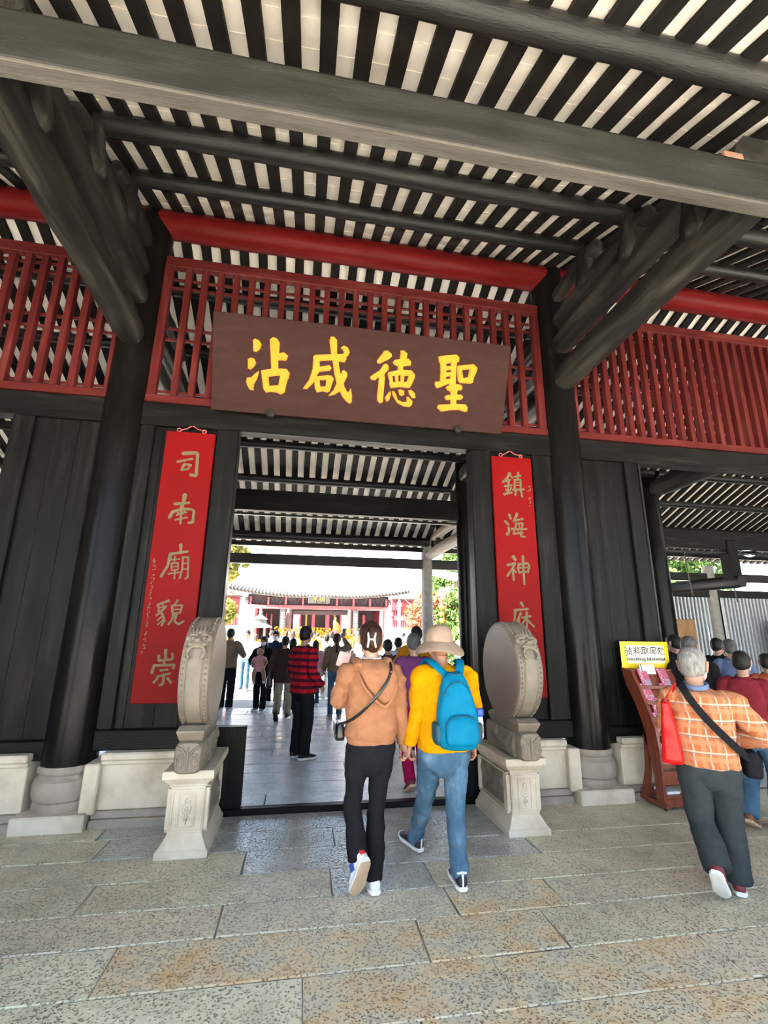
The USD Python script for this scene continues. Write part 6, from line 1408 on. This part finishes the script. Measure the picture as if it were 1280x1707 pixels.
person('man in a dark brown jacket and khaki trousers striding away with a black bag', (-.24, 9.75, 0), -8, 1.52, dict(knR=(.08, .16, .46), anR=(.09, .10, .1), knL=(-.08, .0, .45), anL=(-.05, -.30, .17), elL=(-.22, -.08, 1.0)), dict(top='brown_jacket', pants='khaki', shoe='shoe_black', sole='shoe_black'), seed=46, hem=.66, loose=1.22, leg_r=(.1, .08, .075), foot={'L': (0, -.95)}, **pw)
hb = thing('hand_bag', 'black bag hanging at the left side of the man in khaki trousers', 'bag', (-.50, 9.72, 0))
part(hb, 'pouch', fuse([rings_mesh([super_ring((0, 0, z), rx, ry, 18, .6) for z, rx, ry in ((.56, .05, .11), (.6, .07, .14), (.74, .06, .13), (.78, .03, .12))])], .03, 2), 'black_leather', smooth=50); part(hb, 'handle', ribbon([(0, -.08, .77), (.02, -.05, .86), (.02, .05, .86), (0, .08, .77)], .012, .006, 16, ref=(1, 0, 0)), 'black_leather', smooth=60)
person('long-haired woman in dark clothes half hidden by the man in red plaid', (-.10, 10.5, 0), 0, 1.47, None, dict(top='black_cloth', pants='black_cloth'), 'long', seed=47, **pw)
person('woman in a pink striped top and dark jeans', (.40, 11.25, 0), 0, 1.42, dict(knL=(-.07, .06, .42)), dict(top='pink_stripe', pants='jeans_dark', shoe='shoe_white'), 'long', seed=48, leg_r=(.085, .06, .05), **pw)
person('crew-cut man in a tan-grey shirt holding a phone at the left door edge', (-1.44, 10.9, 0), -6, 1.66, dict(elR=(.30, .04, 1.10), wrR=(.12, .25, 1.22), wrL=(-.19, .2, 1.05)), dict(top='tan_grey', pants='black_cloth', shoe='shoe_grey'), seed=49, loose=1.08, leg_r=(.1, .085, .075), **pw)
person('woman with a face mask carrying a baby on her front', (-.72, 10.75, 0), 165, 1.50, dict(wrL=(-.08, .22, .98), wrR=(.1, .24, .90), elL=(-.25, .05, 1.02), elR=(.24, .06, 1.0), anL=(-.1, .12, .08), knL=(-.1, .1, .42)), dict(top='black_cloth', pants='black_cloth', shoe='shoe_grey'), 'long', mask=True, seed=50, leg_r=(.098, .08, .07), **pw)
bb = thing('baby', 'baby in pink carried by the masked woman', 'baby', (-.76, 10.49, .60), 172)
part(bb, 'body', fuse([ball((0, 0, .60), (.075, .085, .09)), ball((0, .0, .38), (.085, .075, .12)), limb([(-.05, .02, .28), (-.11, .06, .15), (-.12, .04, .02)], [.05, .042, .03], 10), limb([(.05, .02, .28), (.09, .08, .14), (.08, .06, .0)], [.05, .042, .03], 10), limb([(-.08, 0, .47), (-.14, .05, .38), (-.12, .09, .30)], [.035, .03, .022], 8), limb([(.08, 0, .47), (.14, .05, .38), (.12, .09, .30)], [.035, .03, .022], 8)], .03, 4), 'skin', smooth=60)
part(bb, 'romper', fuse([rings_mesh([super_ring((0, 0, z), rx, ry, 18) for z, rx, ry in ((.2, .10, .085), (.28, .118, .1), (.40, .11, .095), (.49, .085, .075), (.52, .05, .05))]), limb([(-.08, 0, .46), (-.13, .04, .40)], [.05, .045], 10), limb([(.08, 0, .46), (.13, .04, .40)], [.05, .045], 10)], .03, 3, (.01, (14, 14, 14), 3)), 'baby_pink', smooth=60)
part(bb, 'hair', move(fuse([ball((0, -.015, .63), (.08, .08, .075))], .03, 1), None, (0, 0, 0)), 'hair_black', smooth=60)
part(bb, 'shoe', cat(ball((-.12, .06, .0), (.03, .05, .025), 1), ball((.08, .08, -.02), (.03, .05, .025), 1)), 'shoe_white', smooth=True, kind='stuff')
person('masked man in a black tee shirt behind the woman with the baby', (-.52, 11.7, 0), 170, 1.62, None, dict(top='navy', pants='black_cloth', shoe='shoe_white'), mask=True, sleeve='short', seed=51, **pw)
person('person in white shorts and a pale top crossing the sunny courtyard edge', (.70, 12.6, 0), 60, 1.55, dict(knL=(-.09, .14, .42)), dict(top='light_grey', pants='white_cloth', shoe='shoe_white'), seed=52, **pw)

# ------------------------------------------------------------------ visitors in the right bay
person('grey-haired man in a black jacket with a face mask ahead of the old man', (4.22, 4.68, 0), -50, 1.60, None, dict(top='black_jacket', pants='black_cloth', hair='hair_dark_grey'), mask=True, seed=61, loose=1.15, head_yaw=-.3, **pw)
person('person in a slate blue shirt deeper inside the right bay', (5.5, 5.45, 0), -30, 1.57, None, dict(top='blue_shirt', pants='black_cloth', hair='hair_dark_grey'), seed=62, loose=1.1, **pw)
person('black-haired man in a dark red shirt and jeans at the right edge', (4.12, 3.98, 0), -58, 1.47, dict(wrR=(.2, .2, .95), knR=(.09, .12, .44), anL=(-.08, -.2, .12)), dict(top='maroon', pants='jeans', shoe='shoe_brown', sole='rubber_tan'), mask=True, seed=63, loose=1.12, foot={'L': (0, -.4)}, leg_r=(.1, .08, .075), **pw)
person('black-haired visitor with a pale collar in front of the white bars', (6.05, 6.2, 0), -70, 1.58, None, dict(top='black_jacket', pants='black_cloth'), mask=True, seed=64, **pw)
person('dark-haired visitor farthest inside the right bay', (6.9, 6.9, 0), -20, 1.50, None, dict(top='plum', pants='black_cloth'), seed=65, **pw)
person('visitor in a deep red jacket cut by the right edge of the picture', (5.25, 4.75, 0), -40, 1.42, None, dict(top='rust', pants='navy'), seed=66, loose=1.1, **pw)
person('dark figure standing in the shade behind the yellow card', (4.95, 5.75, 0), 20, 1.62, None, dict(top='black_cloth', pants='black_cloth'), seed=67, **pw)
